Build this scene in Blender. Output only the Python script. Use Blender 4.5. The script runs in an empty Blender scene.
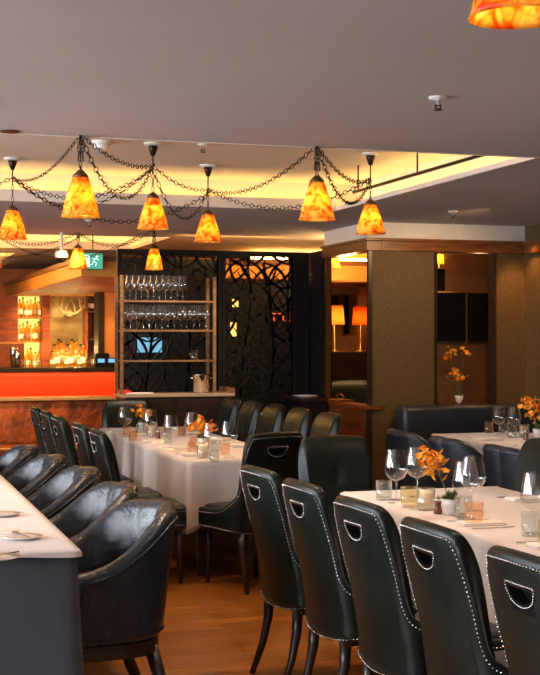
import bpy, bmesh, math, random
from mathutils import Vector, Matrix, noise
PI = math.pi
R = random.Random(7)
sc = bpy.context.scene
C = sc.collection

# ---------------------------------------------------------------- camera
H, F, TH = 1.55, 1320.0, math.radians(17.45)
CS, SN = math.cos(TH), math.sin(TH)
cam_d = bpy.data.cameras.new('camera'); cam = bpy.data.objects.new('camera', cam_d); C.objects.link(cam)
cam_d.sensor_fit = 'HORIZONTAL'; cam_d.sensor_width = 36; cam_d.lens = 36 * F / 540
cam_d.clip_start = 0.05; cam_d.clip_end = 100
cam.location = (0, 0, H); cam.rotation_euler = (PI / 2, 0, -TH)
sc.camera = cam

# ---------------------------------------------------------------- world, exposure, daylight
w = bpy.data.worlds.new('world'); sc.world = w; w.use_nodes = True
w.node_tree.nodes['Background'].inputs[0].default_value = (0.5, 0.55, 0.7, 1)
w.node_tree.nodes['Background'].inputs[1].default_value = 0.25
vs = sc.view_settings
vs.view_transform = 'Standard'; vs.look = 'None'; vs.gamma = 1; vs.use_curve_mapping = False
vs.exposure = 0.85
sc.cycles.max_bounces = 10; sc.cycles.transparent_max_bounces = 24
sc.cycles.use_denoising = True
sc.cycles.sample_clamp_indirect = 6

def area(name, loc, rot, sx, sy, power, col, spread=PI):
    l = bpy.data.lights.new(name, 'AREA'); l.shape = 'RECTANGLE'; l.size = sx; l.size_y = sy
    l.energy = power; l.color = col; l.spread = spread
    o = bpy.data.objects.new(name, l); C.objects.link(o); o.location = loc; o.rotation_euler = rot
    return o
DAY = (0.86, 0.93, 1.0)
for k in range(4):      # daylight entering the windows of the left wall
    for q in (-.6, 0, .6): area('daylight_side', (-3.9, 1.6 + k * 2.6 + q, 1.75), (0, -PI / 2, 0), 1.6, .42, 29, DAY)
for k in range(3):      # daylight entering the windows behind the camera
    for q in (-.6, 0, .6): area('daylight_back', (-2.2 + k * 2.4 + q, -2.9, 1.75), (PI / 2, 0, PI), .42, 1.6, 26, DAY)

def point(name, loc, power, col, r=0.03):
    l = bpy.data.lights.new(name, 'POINT'); l.energy = power; l.color = col; l.shadow_soft_size = r
    o = bpy.data.objects.new(name, l); C.objects.link(o); o.location = loc
    return o
WARM = (1.0, 0.56, 0.2)
def spot(name, loc, power, col, ang=1.6, tgt=None, r=0.04):
    l = bpy.data.lights.new(name, 'SPOT'); l.energy = power; l.color = col; l.spot_size = ang; l.spot_blend = 0.7; l.shadow_soft_size = r
    o = bpy.data.objects.new(name, l); C.objects.link(o); o.location = loc
    t = Vector(tgt if tgt else (loc[0], loc[1], 0)) - Vector(loc)
    o.rotation_euler = t.to_track_quat('-Z', 'Y').to_euler()
    return o

# ---------------------------------------------------------------- geometry of the view
def onz(px, py, z):
    d = F * (H - z) / (py - 337.5); lat = (px - 270) / F * d
    return lat * CS + d * SN, -lat * SN + d * CS
def xat(px, Y):
    r = (px - 270) / F
    return Y * (SN + CS * r) / (CS - SN * r)
def yat(px, X):
    r = (px - 270) / F
    return X * (CS - SN * r) / (SN + CS * r)
def dep(X, Y): return X * SN + Y * CS
def zat(py, X, Y): return H - (py - 337.5) * dep(X, Y) / F

# ---------------------------------------------------------------- materials
def mat(name, col, rough=0.5, metal=0.0, bump=0.0, bscale=60, var=0.0, vscale=4, coat=0.0, col2=None, spec=0.5, emit=None, es=0.0, sheen=0.0):
    m = bpy.data.materials.new(name); m.use_nodes = True
    nt = m.node_tree; b = nt.nodes['Principled BSDF']
    b.inputs['Base Color'].default_value = (*col, 1); b.inputs['Roughness'].default_value = rough
    b.inputs['Metallic'].default_value = metal; b.inputs['Coat Weight'].default_value = coat
    b.inputs['Coat Roughness'].default_value = 0.15; b.inputs['Specular IOR Level'].default_value = spec
    b.inputs['Sheen Weight'].default_value = sheen
    if emit: b.inputs['Emission Color'].default_value = (*emit, 1); b.inputs['Emission Strength'].default_value = es
    tc = nt.nodes.new('ShaderNodeTexCoord')
    n = nt.nodes.new('ShaderNodeTexNoise'); n.inputs['Scale'].default_value = vscale; n.inputs['Detail'].default_value = 6
    nt.links.new(tc.outputs['Object'], n.inputs['Vector'])
    cr = nt.nodes.new('ShaderNodeValToRGB')
    c2 = col2 if col2 else tuple(c * (1 - var) for c in col)
    cr.color_ramp.elements[0].position = 0.35; cr.color_ramp.elements[1].position = 0.65
    cr.color_ramp.elements[0].color = (*c2, 1); cr.color_ramp.elements[1].color = (*col, 1)
    nt.links.new(n.outputs['Fac'], cr.inputs['Fac']); nt.links.new(cr.outputs['Color'], b.inputs['Base Color'])
    if bump:
        n2 = nt.nodes.new('ShaderNodeTexNoise'); n2.inputs['Scale'].default_value = bscale; n2.inputs['Detail'].default_value = 4
        nt.links.new(tc.outputs['Object'], n2.inputs['Vector'])
        bp = nt.nodes.new('ShaderNodeBump'); bp.inputs['Strength'].default_value = bump; bp.inputs['Distance'].default_value = 0.01
        nt.links.new(n2.outputs['Fac'], bp.inputs['Height']); nt.links.new(bp.outputs['Normal'], b.inputs['Normal'])
    return m

def wood(name, c1, c2, rough=0.35, sx=1, sy=8, sz=8, coat=0.0):
    m = mat(name, c1, rough, coat=coat); nt = m.node_tree
    n = [x for x in nt.nodes if x.type == 'TEX_NOISE'][0]; cr = [x for x in nt.nodes if x.type == 'VALTORGB'][0]
    tc = [x for x in nt.nodes if x.type == 'TEX_COORD'][0]
    mp = nt.nodes.new('ShaderNodeMapping'); mp.inputs['Scale'].default_value = (sx, sy, sz)
    nt.links.new(tc.outputs['Object'], mp.inputs['Vector']); nt.links.new(mp.outputs['Vector'], n.inputs['Vector'])
    n.inputs['Distortion'].default_value = 1.2
    cr.color_ramp.elements[0].color = (*c2, 1)
    return m

def floor_mat():
    m = bpy.data.materials.new('floor_planks'); m.use_nodes = True; nt = m.node_tree; b = nt.nodes['Principled BSDF']
    N, L = nt.nodes.new, nt.links.new
    tc = N('ShaderNodeTexCoord'); br = N('ShaderNodeTexBrick')
    mp = N('ShaderNodeMapping'); mp.inputs['Rotation'].default_value = (0, 0, math.radians(4)); L(tc.outputs['Object'], mp.inputs['Vector'])
    br.inputs['Scale'].default_value = 1; br.inputs['Brick Width'].default_value = 1.4; br.inputs['Row Height'].default_value = 0.13
    br.inputs['Mortar Size'].default_value = 0.0022; br.offset = 0.37
    br.inputs['Color1'].default_value = (0.34, 0.115, 0.018, 1); br.inputs['Color2'].default_value = (0.23, 0.075, 0.011, 1)
    br.inputs['Mortar'].default_value = (0.06, 0.02, 0.006, 1)
    L(mp.outputs['Vector'], br.inputs['Vector'])
    n = N('ShaderNodeTexNoise'); n.inputs['Scale'].default_value = 3; n.inputs['Detail'].default_value = 8; n.inputs['Distortion'].default_value = 0.8
    mp2 = N('ShaderNodeMapping'); mp2.inputs['Scale'].default_value = (1.2, 9, 1); L(tc.outputs['Object'], mp2.inputs['Vector']); L(mp2.outputs['Vector'], n.inputs['Vector'])
    mx = N('ShaderNodeMix'); mx.data_type = 'RGBA'; mx.blend_type = 'MULTIPLY'; mx.inputs[0].default_value = 0.75
    cr = N('ShaderNodeValToRGB'); cr.color_ramp.elements[0].position = 0.3; cr.color_ramp.elements[0].color = (0.45, 0.42, 0.4, 1)
    cr.color_ramp.elements[1].position = 0.65; cr.color_ramp.elements[1].color = (1, 1, 1, 1)
    L(n.outputs['Fac'], cr.inputs['Fac']); L(br.outputs['Color'], mx.inputs[6]); L(cr.outputs['Color'], mx.inputs[7])
    L(mx.outputs[2], b.inputs['Base Color']); b.inputs['Roughness'].default_value = 0.3
    bp = N('ShaderNodeBump'); bp.inputs['Strength'].default_value = 0.25; bp.inputs['Distance'].default_value = 0.004
    L(cr.outputs['Color'], bp.inputs['Height']); L(bp.outputs['Normal'], b.inputs['Normal'])
    return m

def leather(name, col, rough, wr=0.25, ws=9, fine=0.12, spec=0.5):
    m = mat(name, col, rough, spec=spec, bump=fine, bscale=220, var=0.35, vscale=5); nt = m.node_tree; b = nt.nodes['Principled BSDF']
    N, L = nt.nodes.new, nt.links.new
    tc = [x for x in nt.nodes if x.type == 'TEX_COORD'][0]
    n = N('ShaderNodeTexNoise'); n.inputs['Scale'].default_value = ws; n.inputs['Detail'].default_value = 5; n.inputs['Distortion'].default_value = 1.0
    L(tc.outputs['Object'], n.inputs['Vector'])
    b1 = [x for x in nt.nodes if x.type == 'BUMP'][0]
    b2 = N('ShaderNodeBump'); b2.inputs['Strength'].default_value = wr; b2.inputs['Distance'].default_value = 0.03
    L(n.outputs['Fac'], b2.inputs['Height']); L(b2.outputs['Normal'], b1.inputs['Normal'])
    rr = N('ShaderNodeMapRange'); rr.inputs['To Min'].default_value = rough - 0.08; rr.inputs['To Max'].default_value = rough + 0.12
    L(n.outputs['Fac'], rr.inputs['Value']); L(rr.outputs['Result'], b.inputs['Roughness'])
    return m

def thin_glass(name, tint=(1, 1, 1), refl=1.0, body=0.0, bodycol=(1, 1, 1)):
    m = bpy.data.materials.new(name); m.use_nodes = True; nt = m.node_tree; nt.nodes.clear()
    N, L = nt.nodes.new, nt.links.new
    o = N('ShaderNodeOutputMaterial'); t = N('ShaderNodeBsdfTransparent'); g = N('ShaderNodeBsdfGlossy'); lw = N('ShaderNodeLayerWeight')
    t.inputs['Color'].default_value = (*tint, 1); g.inputs['Roughness'].default_value = 0.03; g.inputs['Color'].default_value = (1, 1, 1, 1)
    lw.inputs['Blend'].default_value = 0.5
    pw = N('ShaderNodeMath'); pw.operation = 'POWER'; pw.inputs[1].default_value = 2.6; L(lw.outputs['Facing'], pw.inputs[0])
    mr = N('ShaderNodeMapRange'); mr.inputs['To Min'].default_value = 0.05 * refl; mr.inputs['To Max'].default_value = min(.95, 0.6 * refl)
    L(pw.outputs[0], mr.inputs['Value'])
    mx = N('ShaderNodeMixShader'); L(mr.outputs['Result'], mx.inputs['Fac']); L(t.outputs[0], mx.inputs[1]); L(g.outputs[0], mx.inputs[2])
    if body:
        d = N('ShaderNodeBsdfTranslucent'); d.inputs['Color'].default_value = (*bodycol, 1)
        m2 = N('ShaderNodeMixShader'); m2.inputs['Fac'].default_value = body; L(mx.outputs[0], m2.inputs[1]); L(d.outputs[0], m2.inputs[2]); L(m2.outputs[0], o.inputs[0])
    else: L(mx.outputs[0], o.inputs[0])
    return m

def shade_mat():     # mottled alabaster glass: a real bulb inside shines through it
    m = bpy.data.materials.new('mottled_shade_glass'); m.use_nodes = True; nt = m.node_tree; nt.nodes.clear()
    N, L = nt.nodes.new, nt.links.new
    o = N('ShaderNodeOutputMaterial'); tr = N('ShaderNodeBsdfTranslucent'); gl = N('ShaderNodeBsdfPrincipled')
    tc = N('ShaderNodeTexCoord'); n = N('ShaderNodeTexNoise'); n.inputs['Scale'].default_value = 16; n.inputs['Detail'].default_value = 6; n.inputs['Distortion'].default_value = 1.5
    oi = N('ShaderNodeObjectInfo'); ad = N('ShaderNodeVectorMath'); ad.operation = 'ADD'; L(tc.outputs['Object'], ad.inputs[0])
    mu = N('ShaderNodeMath'); mu.operation = 'MULTIPLY'; mu.inputs[1].default_value = 20; L(oi.outputs['Random'], mu.inputs[0])
    L(mu.outputs[0], ad.inputs[1]); L(ad.outputs[0], n.inputs['Vector'])
    cr = N('ShaderNodeValToRGB'); e = cr.color_ramp.elements
    e[0].position = 0.34; e[0].color = (0.9, 0.12, 0.006, 1); e[1].position = 0.60; e[1].color = (1.0, 0.80, 0.22, 1)
    x = e.new(0.43); x.color = (1.0, 0.36, 0.02, 1); x = e.new(0.50); x.color = (1.0, 0.62, 0.08, 1)
    L(n.outputs['Fac'], cr.inputs['Fac']); L(cr.outputs['Color'], tr.inputs['Color']); L(cr.outputs['Color'], gl.inputs['Base Color'])
    gl.inputs['Roughness'].default_value = 0.3
    mx = N('ShaderNodeMixShader'); mx.inputs['Fac'].default_value = 0.3; L(tr.outputs[0], mx.inputs[1]); L(gl.outputs[0], mx.inputs[2]); L(mx.outputs[0], o.inputs[0])
    return m

def emis(name, col, s):
    m = bpy.data.materials.new(name); m.use_nodes = True; nt = m.node_tree; nt.nodes.clear()
    o = nt.nodes.new('ShaderNodeOutputMaterial'); e = nt.nodes.new('ShaderNodeEmission'); e.inputs[0].default_value = (*col, 1); e.inputs[1].default_value = s
    nt.links.new(e.outputs[0], o.inputs[0]); return m

M = {}
M['ceiling'] = mat('ceiling_paint', (0.46, 0.44, 0.45), 0.75, bump=0.05, bscale=30, var=0.06, vscale=1.2)
M['coffer'] = mat('coffer_paint', (0.62, 0.55, 0.47), 0.7, var=0.05)
M['wall'] = mat('wall_paint', (0.42, 0.34, 0.26), 0.7, var=0.1)
M['palewall'] = mat('pale_upper_wall', (0.70, 0.63, 0.56), 0.7, var=0.08)
M['barwall'] = mat('bar_wall', (0.40, 0.12, 0.02), 0.5, var=0.3)
M['floor'] = floor_mat()
M['gleather'] = leather('black_green_leather', (0.007, 0.011, 0.008), 0.34, wr=0.12, ws=7, spec=0.32)
M['nleather'] = leather('charcoal_navy_leather', (0.018, 0.023, 0.033), 0.26, wr=0.35, ws=8)
M['bleather'] = leather('navy_leather', (0.017, 0.022, 0.033), 0.36, wr=0.1)
M['rleather'] = leather('rust_leather', (0.50, 0.11, 0.014), 0.42, wr=0.6, ws=12)
_r = [x for x in M['rleather'].node_tree.nodes if x.type == 'VALTORGB'][0]; _r.color_ramp.elements[0].color = (.09, .018, .004, 1)
M['nail'] = mat('nickel_nailhead', (0.78, 0.76, 0.70), 0.25, 1.0)
M['dwood'] = wood('dark_stained_wood', (0.035, 0.014, 0.008), (0.012, 0.006, 0.004), 0.3)
M['mwood'] = wood('mahogany_wood', (0.21, 0.048, 0.007), (0.09, 0.019, 0.004), 0.32)
M['cwood'] = wood('cornice_wood', (0.21, 0.068, 0.016), (0.10, 0.03, 0.008), 0.35)
M['swood'] = wood('shelf_wood', (0.30, 0.15, 0.06), (0.16, 0.07, 0.03), 0.4)
M['cloth'] = mat('white_table_linen', (0.64, 0.555, 0.52), 0.85, bump=0.25, bscale=25, var=0.08, vscale=3, sheen=0.2)
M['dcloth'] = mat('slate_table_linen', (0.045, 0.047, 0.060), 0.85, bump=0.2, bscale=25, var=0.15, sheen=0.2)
M['napkin'] = mat('napkin_linen', (0.80, 0.72, 0.66), 0.8, bump=0.2, bscale=90)
M['panel'] = mat('bronze_speckled_wallcovering', (0.15, 0.078, 0.018), 0.42, bump=0.5, bscale=160, vscale=110, col2=(0.042, 0.022, 0.006))
M['black'] = mat('black_lacquer', (0.005, 0.004, 0.004), 0.5, var=0.2, spec=0.3)
M['matte'] = mat('matte_black', (0.004, 0.003, 0.003), 0.85, var=0.2, spec=0.15)
M['iron'] = mat('bronzed_iron', (0.05, 0.03, 0.02), 0.4, 0.9, var=0.3)
M['brass'] = mat('aged_brass', (0.55, 0.33, 0.10), 0.28, 1.0, var=0.2)
M['capm'] = mat('verdigris_cap', (0.22, 0.12, 0.05), 0.45, 0.8, var=0.5, vscale=60)
M['chrome'] = mat('polished_steel', (0.75, 0.75, 0.76), 0.15, 1.0)
M['white'] = mat('white_plastic', (0.7, 0.68, 0.66), 0.4)
M['ceramic'] = mat('white_ceramic', (0.8, 0.76, 0.72), 0.2, coat=0.5)
M['wax'] = mat('ivory_wax', (0.85, 0.70, 0.48), 0.5)
M['shade'] = shade_mat()
M['glass'] = thin_glass('clear_glass', (0.965, 0.97, 0.97), 2.0)
M['tumbler'] = thin_glass('smoked_glass', (0.91, 0.94, 0.94), 1.1, 0.008, (0.7, 0.75, 0.75))
M['amber'] = thin_glass('amber_glass', (0.98, 0.87, 0.78), 1.1, 0.015, (1, 0.6, 0.35))
M['olive'] = thin_glass('olive_glass', (0.93, 0.91, 0.78), 1.1, 0.015, (0.7, 0.65, 0.35))
M['water'] = thin_glass('pale_liquid', (0.9, 0.92, 0.9), 0.6, 0.2, (0.8, 0.8, 0.75))
M['petal'] = mat('orange_petal', (1.0, 0.36, 0.02), 0.55, var=0.35, vscale=40)
M['leaf'] = mat('sage_leaf', (0.16, 0.19, 0.05), 0.55, var=0.5, vscale=30)
M['stem'] = mat('green_stem', (0.10, 0.13, 0.04), 0.6)
M['mill'] = mat('red_brown_mill', (0.17, 0.035, 0.012), 0.25, coat=0.5)
M['orange'] = mat('orange_bar_front', (0.80, 0.04, 0.003), 0.4, var=0.12)
M['rwood'] = wood('bar_red_wood', (0.28, 0.05, 0.006), (0.12, 0.018, 0.003), 0.6)
M['led'] = emis('warm_cove_led', (1.0, 0.60, 0.16), 15)
M['bulb'] = emis('bulb_glow', (1.0, 0.72, 0.35), 22)
M['backlit'] = emis('backlit_bottle_panel', (1.0, 0.55, 0.12), 1.1)
M['winpane'] = emis('window_daylight', (0.8, 0.9, 1.0), 1.2)

# ---------------------------------------------------------------- mesh helpers
def obj(name, bm, m, parent=None, smooth=False, bevel=0.0, subsurf=0):
    me = bpy.data.meshes.new(name); bmesh.ops.recalc_face_normals(bm, faces=bm.faces[:]); bm.to_mesh(me); bm.free()
    if smooth:
        for p in me.polygons: p.use_smooth = True
    for x in (m if isinstance(m, (list, tuple)) else [m]): me.materials.append(x)
    o = bpy.data.objects.new(name, me); C.objects.link(o)
    if parent: o.parent = parent
    if bevel:
        b = o.modifiers.new('bevel', 'BEVEL'); b.width = bevel; b.segments = 3; b.limit_method = 'ANGLE'; b.angle_limit = 0.6
    if subsurf:
        s = o.modifiers.new('sub', 'SUBSURF'); s.levels = subsurf; s.render_levels = subsurf
    return o
def tag(o, label, cat, group=None, kind=None):
    o['label'] = label; o['category'] = cat
    if group: o['group'] = group
    if kind: o['kind'] = kind
    return o
def thing(name, label, cat, loc=(0, 0, 0), rz=0, group=None):
    o = bpy.data.objects.new(name, None); C.objects.link(o); o.location = loc; o.rotation_euler = (0, 0, rz); o.empty_display_size = 0.1
    return tag(o, label, cat, group)
def struct(name, bm, m, **k):
    o = obj(name, bm, m, **k); o['kind'] = 'structure'; return o
CHILD = {}
def dup(root, loc, rz=0, label=None, group=None, scale=None, cat=None):
    def cp(o, par):
        c = o.copy(); C.objects.link(c)
        if par is not None: c.parent = par
        for ch in [x for x in C.objects if x.parent == o]: cp(ch, c)
        return c
    r = cp(root, None); r.location = loc; r.rotation_euler = (0, 0, rz)
    if label: r['label'] = label
    if group: r['group'] = group
    if cat: r['category'] = cat
    if scale: r.scale = scale if isinstance(scale, tuple) else (scale,) * 3
    return r
def B(): return bmesh.new()
def box(bm, x0, x1, y0, y1, z0, z1, rot=None):
    v = [bm.verts.new((x, y, z)) for z in (z0, z1) for y in (y0, y1) for x in (x0, x1)]
    for f in ((0, 2, 3, 1), (4, 5, 7, 6), (0, 1, 5, 4), (2, 6, 7, 3), (0, 4, 6, 2), (1, 3, 7, 5)): bm.faces.new([v[i] for i in f])
    if rot: bmesh.ops.transform(bm, matrix=rot, verts=v)
    return bm
def bx(*a): return box(B(), *a)
def lathe(bm, prof, seg=24, c=(0, 0, 0), cap=True):
    rings = []
    for r, z in prof:
        if r < 1e-5: rings.append([bm.verts.new((c[0], c[1], c[2] + z))])
        else: rings.append([bm.verts.new((c[0] + r * math.cos(2 * PI * i / seg), c[1] + r * math.sin(2 * PI * i / seg), c[2] + z)) for i in range(seg)])
    for a, b in zip(rings, rings[1:]):
        for i in range(seg):
            j = (i + 1) % seg
            if len(a) == 1 and len(b) == 1: continue
            if len(a) == 1: bm.faces.new((a[0], b[j], b[i]))
            elif len(b) == 1: bm.faces.new((a[i], a[j], b[0]))
            else: bm.faces.new((a[i], a[j], b[j], b[i]))
    if cap:
        for r_ in (rings[0], rings[-1]):
            if len(r_) > 2: bm.faces.new(r_)
    return bm
def frames(pts, closed=False):
    out = []; up = Vector((0, 0, 1)); n = len(pts); prev = None
    for i in range(n):
        a = pts[(i - 1) % n] if (closed or i > 0) else pts[0]; b = pts[(i + 1) % n] if (closed or i < n - 1) else pts[-1]
        t = (b - a).normalized()
        if prev is None:
            u = t.cross(up)
            if u.length < 0.1: u = t.cross(Vector((1, 0, 0)))
        else: u = prev - t * prev.dot(t)
        u.normalize(); prev = u; out.append((u, t.cross(u).normalized()))
    return out
def tube(bm, pts, rad, seg=6, closed=False, flat=1.0, cap=True):
    pts = [Vector(p) for p in pts]; fr = frames(pts, closed); rings = []
    for i, (p, (u, v)) in enumerate(zip(pts, fr)):
        r = rad[i] if isinstance(rad, (list, tuple)) else rad
        rings.append([bm.verts.new(p + u * r * math.cos(2 * PI * k / seg) + v * r * flat * math.sin(2 * PI * k / seg)) for k in range(seg)])
    m = len(rings)
    for i in range(m if closed else m - 1):
        a, b = rings[i], rings[(i + 1) % m]
        for k in range(seg): bm.faces.new((a[k], a[(k + 1) % seg], b[(k + 1) % seg], b[k]))
    if not closed and cap: bm.faces.new(rings[0]); bm.faces.new(rings[-1])
    return bm
def ball(bm, p, r, sub=1, sc_=(1, 1, 1)):
    bmesh.ops.create_icosphere(bm, subdivisions=sub, radius=r, matrix=Matrix.Translation(p) @ Matrix.Diagonal((*sc_, 1)))
    return bm
def rbox(bm, x0, x1, y0, y1, z0, z1, r, seg=3):
    t = B(); box(t, x0, x1, y0, y1, z0, z1)
    bmesh.ops.bevel(t, geom=t.edges[:] , offset=r, segments=seg, profile=0.5, affect='EDGES')
    me = bpy.data.meshes.new('tmp'); t.to_mesh(me); t.free(); bm.from_mesh(me); bpy.data.meshes.remove(me)
    return bm
ORD = ['first', 'second', 'third', 'fourth', 'fifth', 'sixth', 'seventh', 'eighth', 'ninth', 'tenth', 'eleventh', 'twelfth', 'thirteenth', 'fourteenth', 'fifteenth', 'sixteenth']

# ================================================================ THE ROOM
ZC, ZU = 2.60, 2.85
XL, XR, YF, YB = -4.0, 6.04, -3.0, 20.6
struct('floor', bx(XL - .1, 8.5, YF, YB, -0.1, 0), M['floor'])
# lower ceiling with two coffers cut out of it
K1 = (-3.0, 3.8, 6.87, 10.25)
K2 = (-3.0, 3.15, 13.5, 15.6)
K3 = (-3.0, 1.9, 16.6, 18.4)
bm = B()
for x0, x1, y0, y1 in ((XL - .1, 8.5, YF, K1[2]), (XL - .1, K1[0], K1[2], K1[3]), (K1[1], 8.5, K1[2], K1[3]), (XL - .1, 8.5, K1[3], K2[2]),
                       (XL - .1, K2[0], K2[2], K2[3]), (K2[1], 8.5, K2[2], K2[3]), (XL - .1, 8.5, K2[3], K3[2]), (XL - .1, K3[0], K3[2], K3[3]), (K3[1], 8.5, K3[2], K3[3]), (XL - .1, 8.5, K3[3], YB)):
    box(bm, x0, x1, y0, y1, ZC, ZC + 0.02)
struct('ceiling', bm, M['ceiling'])
def coffer(K, n):
    s = 0.28; x0, x1, y0, y1 = K[0] - s, K[1] + s, K[2] - s, K[3] + s
    bm = B(); box(bm, x0, x1, y0, y1, ZU, ZU + 0.05)
    for a in ((x0 - .04, x0, y0, y1), (x1, x1 + .04, y0, y1), (x0, x1, y0 - .04, y0), (x0, x1, y1, y1 + .04)): box(bm, *a, ZC + 0.02, ZU + .05)
    struct('ceiling_coffer', bm, M['coffer'])
    bm = B(); q = 0.14
    for a in ((x0 + q - .02, x0 + q, y0 + q, y1 - q), (x1 - q, x1 - q + .02, y0 + q, y1 - q), (x0 + q, x1 - q, y0 + q - .02, y0 + q), (x0 + q, x1 - q, y1 - q, y1 - q + .02)):
        box(bm, *a, ZC + 0.022, ZC + 0.04)
    struct('trim_%d' % n, bm, M['led'])
    bm = B(); e = 0.012
    for a, hh in (((K[0], K[0] + e, K[2] + e, K[3] - e), .03), ((K[1] - e, K[1], K[2] + e, K[3] - e), .03), ((K[0], K[1], K[2], K[2] + e), .05), ((K[0], K[1], K[3] - e, K[3]), .085)):
        box(bm, *a, ZC - 0.004, ZC + hh)
    struct('trim_%d' % (n + 1), bm, M['palewall'])
coffer(K1, 1); coffer(K2, 3); coffer(K3, 15)
# walls
struct('wall_left', bx(XL - .15, XL, YF, YB, 0, ZC), M['wall'])
struct('wall_front', bx(XL, 8.5, YF - .15, YF, 0, ZC), M['wall'])
struct('wall_back', bx(XL, 8.5, YB - .1, YB, 0, ZC + .1), M['barwall'])
n = 1
def window(loc, rz):
    global n
    o = thing('window_%d' % n, '', ''); del o['label']; del o['category']; o['kind'] = 'structure'; o.location = loc; o.rotation_euler = (0, 0, rz)
    bm = B()
    for x in (-.9, -.3, .3, .9): box(bm, x - .025, x + .025, 0.0, .05, -.85, .85)
    for z in (-.85, .35, .85): box(bm, -.92, .92, 0.0, .05, z - .025, z + .025)
    obj('window_frame', bm, M['dwood'], o); obj('pane', bx(-.9, .9, -.01, .0, -.85, .85), M['winpane'], o); n += 1
for k in range(4): window((XL + .02, 1.6 + k * 2.6, 1.75), -PI / 2)
for k in range(3): window((-2.2 + k * 2.4, YF + .02, 1.75), 0)

# the panelled column and right-hand alcove wall
CX, CY = 4.45, 11.18
ZT = 2.34
X434, X496, X525 = xat(434, CY), xat(496, CY), XR
LED = 0.93
YE = yat(326, CX)
# upper pale wall above the cornice
bm = B(); box(bm, CX, CX + .1, CY + .1, YE + .05, 2.45, ZC); box(bm, CX, 7, CY, CY + .1, 2.45, ZC)
struct('wall_upper', bm, M['palewall'])
bm = B(); box(bm, CX - .025, CX + .12, CY - .025, YE + .05, ZT, 2.43); box(bm, CX + .12, XR - .025, CY - .025, CY + .12, ZT, 2.43); box(bm, XR - .025, XR, YF, CY + .1, ZT, 2.43)
box(bm, CX - .04, CX + .12, CY - .04, YE + .06, 2.43, 2.455); box(bm, CX + .12, XR - .04, CY - .04, CY + .1, 2.43, 2.455); box(bm, XR - .04, XR, YF, CY + .1, 2.43, 2.455)
struct('trim_5', bm, M['cwood'], bevel=.004)
struct('wall_right', bx(XR, XR + .12, YF, CY + .1, 0, ZC), M['panel'])
struct('trim_10', bx(XR - .008, XR, CY - .012, CY, LED, ZT), M['brass'])
# front face: panel, opening, panel
bm = B(); box(bm, CX + .03, X434, CY, CY + .1, 0, ZT); box(bm, X496, XR, CY, CY + .1, 0, ZT); box(bm, X434, X496, CY, CY + .1, 0, LED); 
struct('wall_alcove', bm, M['panel'])
bm = B(); box(bm, CX - .0, CX + .035, CY - .012, CY + .035, 0, ZT); box(bm, X434 - .0, X434 + .03, CY - .008, CY + .1, LED, ZT); box(bm, X496 - .03, X496, CY - .008, CY + .1, LED, ZT)
struct('trim_6', bm, M['dwood'])
# column left face: base panel, jambs
bm = B(); box(bm, CX, CX + .08, CY + .03, YE + .1, 0, LED - .03); struct('wall_column', bm, M['mwood'])
bm = B()
box(bm, CX - .012, CX, CY + .05, YE + .02, LED - .18, LED - .03); box(bm, CX - .012, CX, CY + .05, YE, .08, .22)
box(bm, CX - .012, CX, CY + .05, CY + .2, .22, LED - .18); box(bm, CX - .012, CX, YE - .17, YE, .22, LED - .18)
struct('trim_7', bm, M['mwood'], bevel=.004)
struct('trim_8', bx(CX - .03, CX + .13, CY - .03, YE + .1, LED - .04, LED), M['mwood'], bevel=.006)
struct('trim_9', bx(X434 - .02, X496 + .02, CY - .05, CY + .45, LED - .03, LED), M['mwood'], bevel=.006)
bm = B(); box(bm, CX, CX + .05, YE, YE + .05, LED, ZT); struct('trim_11', bm, M['brass'])
struct('wall_screen_return', bx(CX, CX + .1, YE + .11, 12.83, 0, 2.42), M['black'])
struct('wall_east', bx(8.5, 8.6, YF, YB, 0, ZC + .3), M['wall'])
# glazed niche behind the opening of the front face
bm = B(); box(bm, X434 - .1, 8.4, CY + 1.2, CY + 1.25, .0, ZC); box(bm, X434 - .1, X434 - .06, CY + .1, CY + .6, .3, ZC)
struct('wall_niche', bm, mat('niche_brown_wall', (0.20, 0.075, 0.022), 0.6, var=.35))
# made-up room standing in for the mirror reflection in the left face
struct('wall_reflected', bx(CX + .1, 7.0, 15.4, 15.45, 0, ZC), mat('reflected_ochre_wall', (0.45, 0.20, 0.04), 0.5, var=.3))
point('reflected_room_fill', (4.9, 12.9, 2.3), 20, (1, .6, .22), .1)  # unseen point added to light the stand-in room
point('niche_light', (xat(480, CY + .6), CY + .6, 2.15), 1.5, (1, .5, .2), .05)
spot('alcove_downlight', (5.9, CY - .25, 2.55), 25, (1, .5, .16), 1.2, (5.95, CY - .05, .9))
spot('column_downlight', (4.9, 9.6, 2.55), 45, (1, .62, .28), 1.7, (4.9, CY, 1.4))
spot('column_side_downlight', (3.9, 11.5, 2.55), 40, (1, .5, .2), 1.4, (4.4, 11.7, .6))

# black screen partition behind the middle table
SY = 12.8
xA, xB, xC = xat(117, SY), xat(221, SY), CX
ZS = 2.42
def band(bm, pts, wd, y0, y1):
    m = len(pts)
    L_, R_ = [], []
    for i in range(m):
        a = pts[max(0, i - 1)]; b = pts[min(m - 1, i + 1)]; t = Vector((b[0] - a[0], b[1] - a[1])); t.normalize(); nx, nz = -t.y, t.x
        ww = wd * (0.35 + 0.65 * math.sin(PI * min(1, max(0, (i + .6) / m))))
        L_.append((pts[i][0] + nx * ww, pts[i][1] + nz * ww)); R_.append((pts[i][0] - nx * ww, pts[i][1] - nz * ww))
    f = lambda q, y: bm.verts.new((q[0], y, q[1]))
    rows = [(f(L_[i], y0), f(R_[i], y0), f(R_[i], y1), f(L_[i], y1)) for i in range(m)]
    for a, b in zip(rows, rows[1:]):
        for k in range(4): bm.faces.new((a[k], a[(k + 1) % 4], b[(k + 1) % 4], b[k]))
    bm.faces.new(rows[0]); bm.faces.new(rows[-1])
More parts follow.
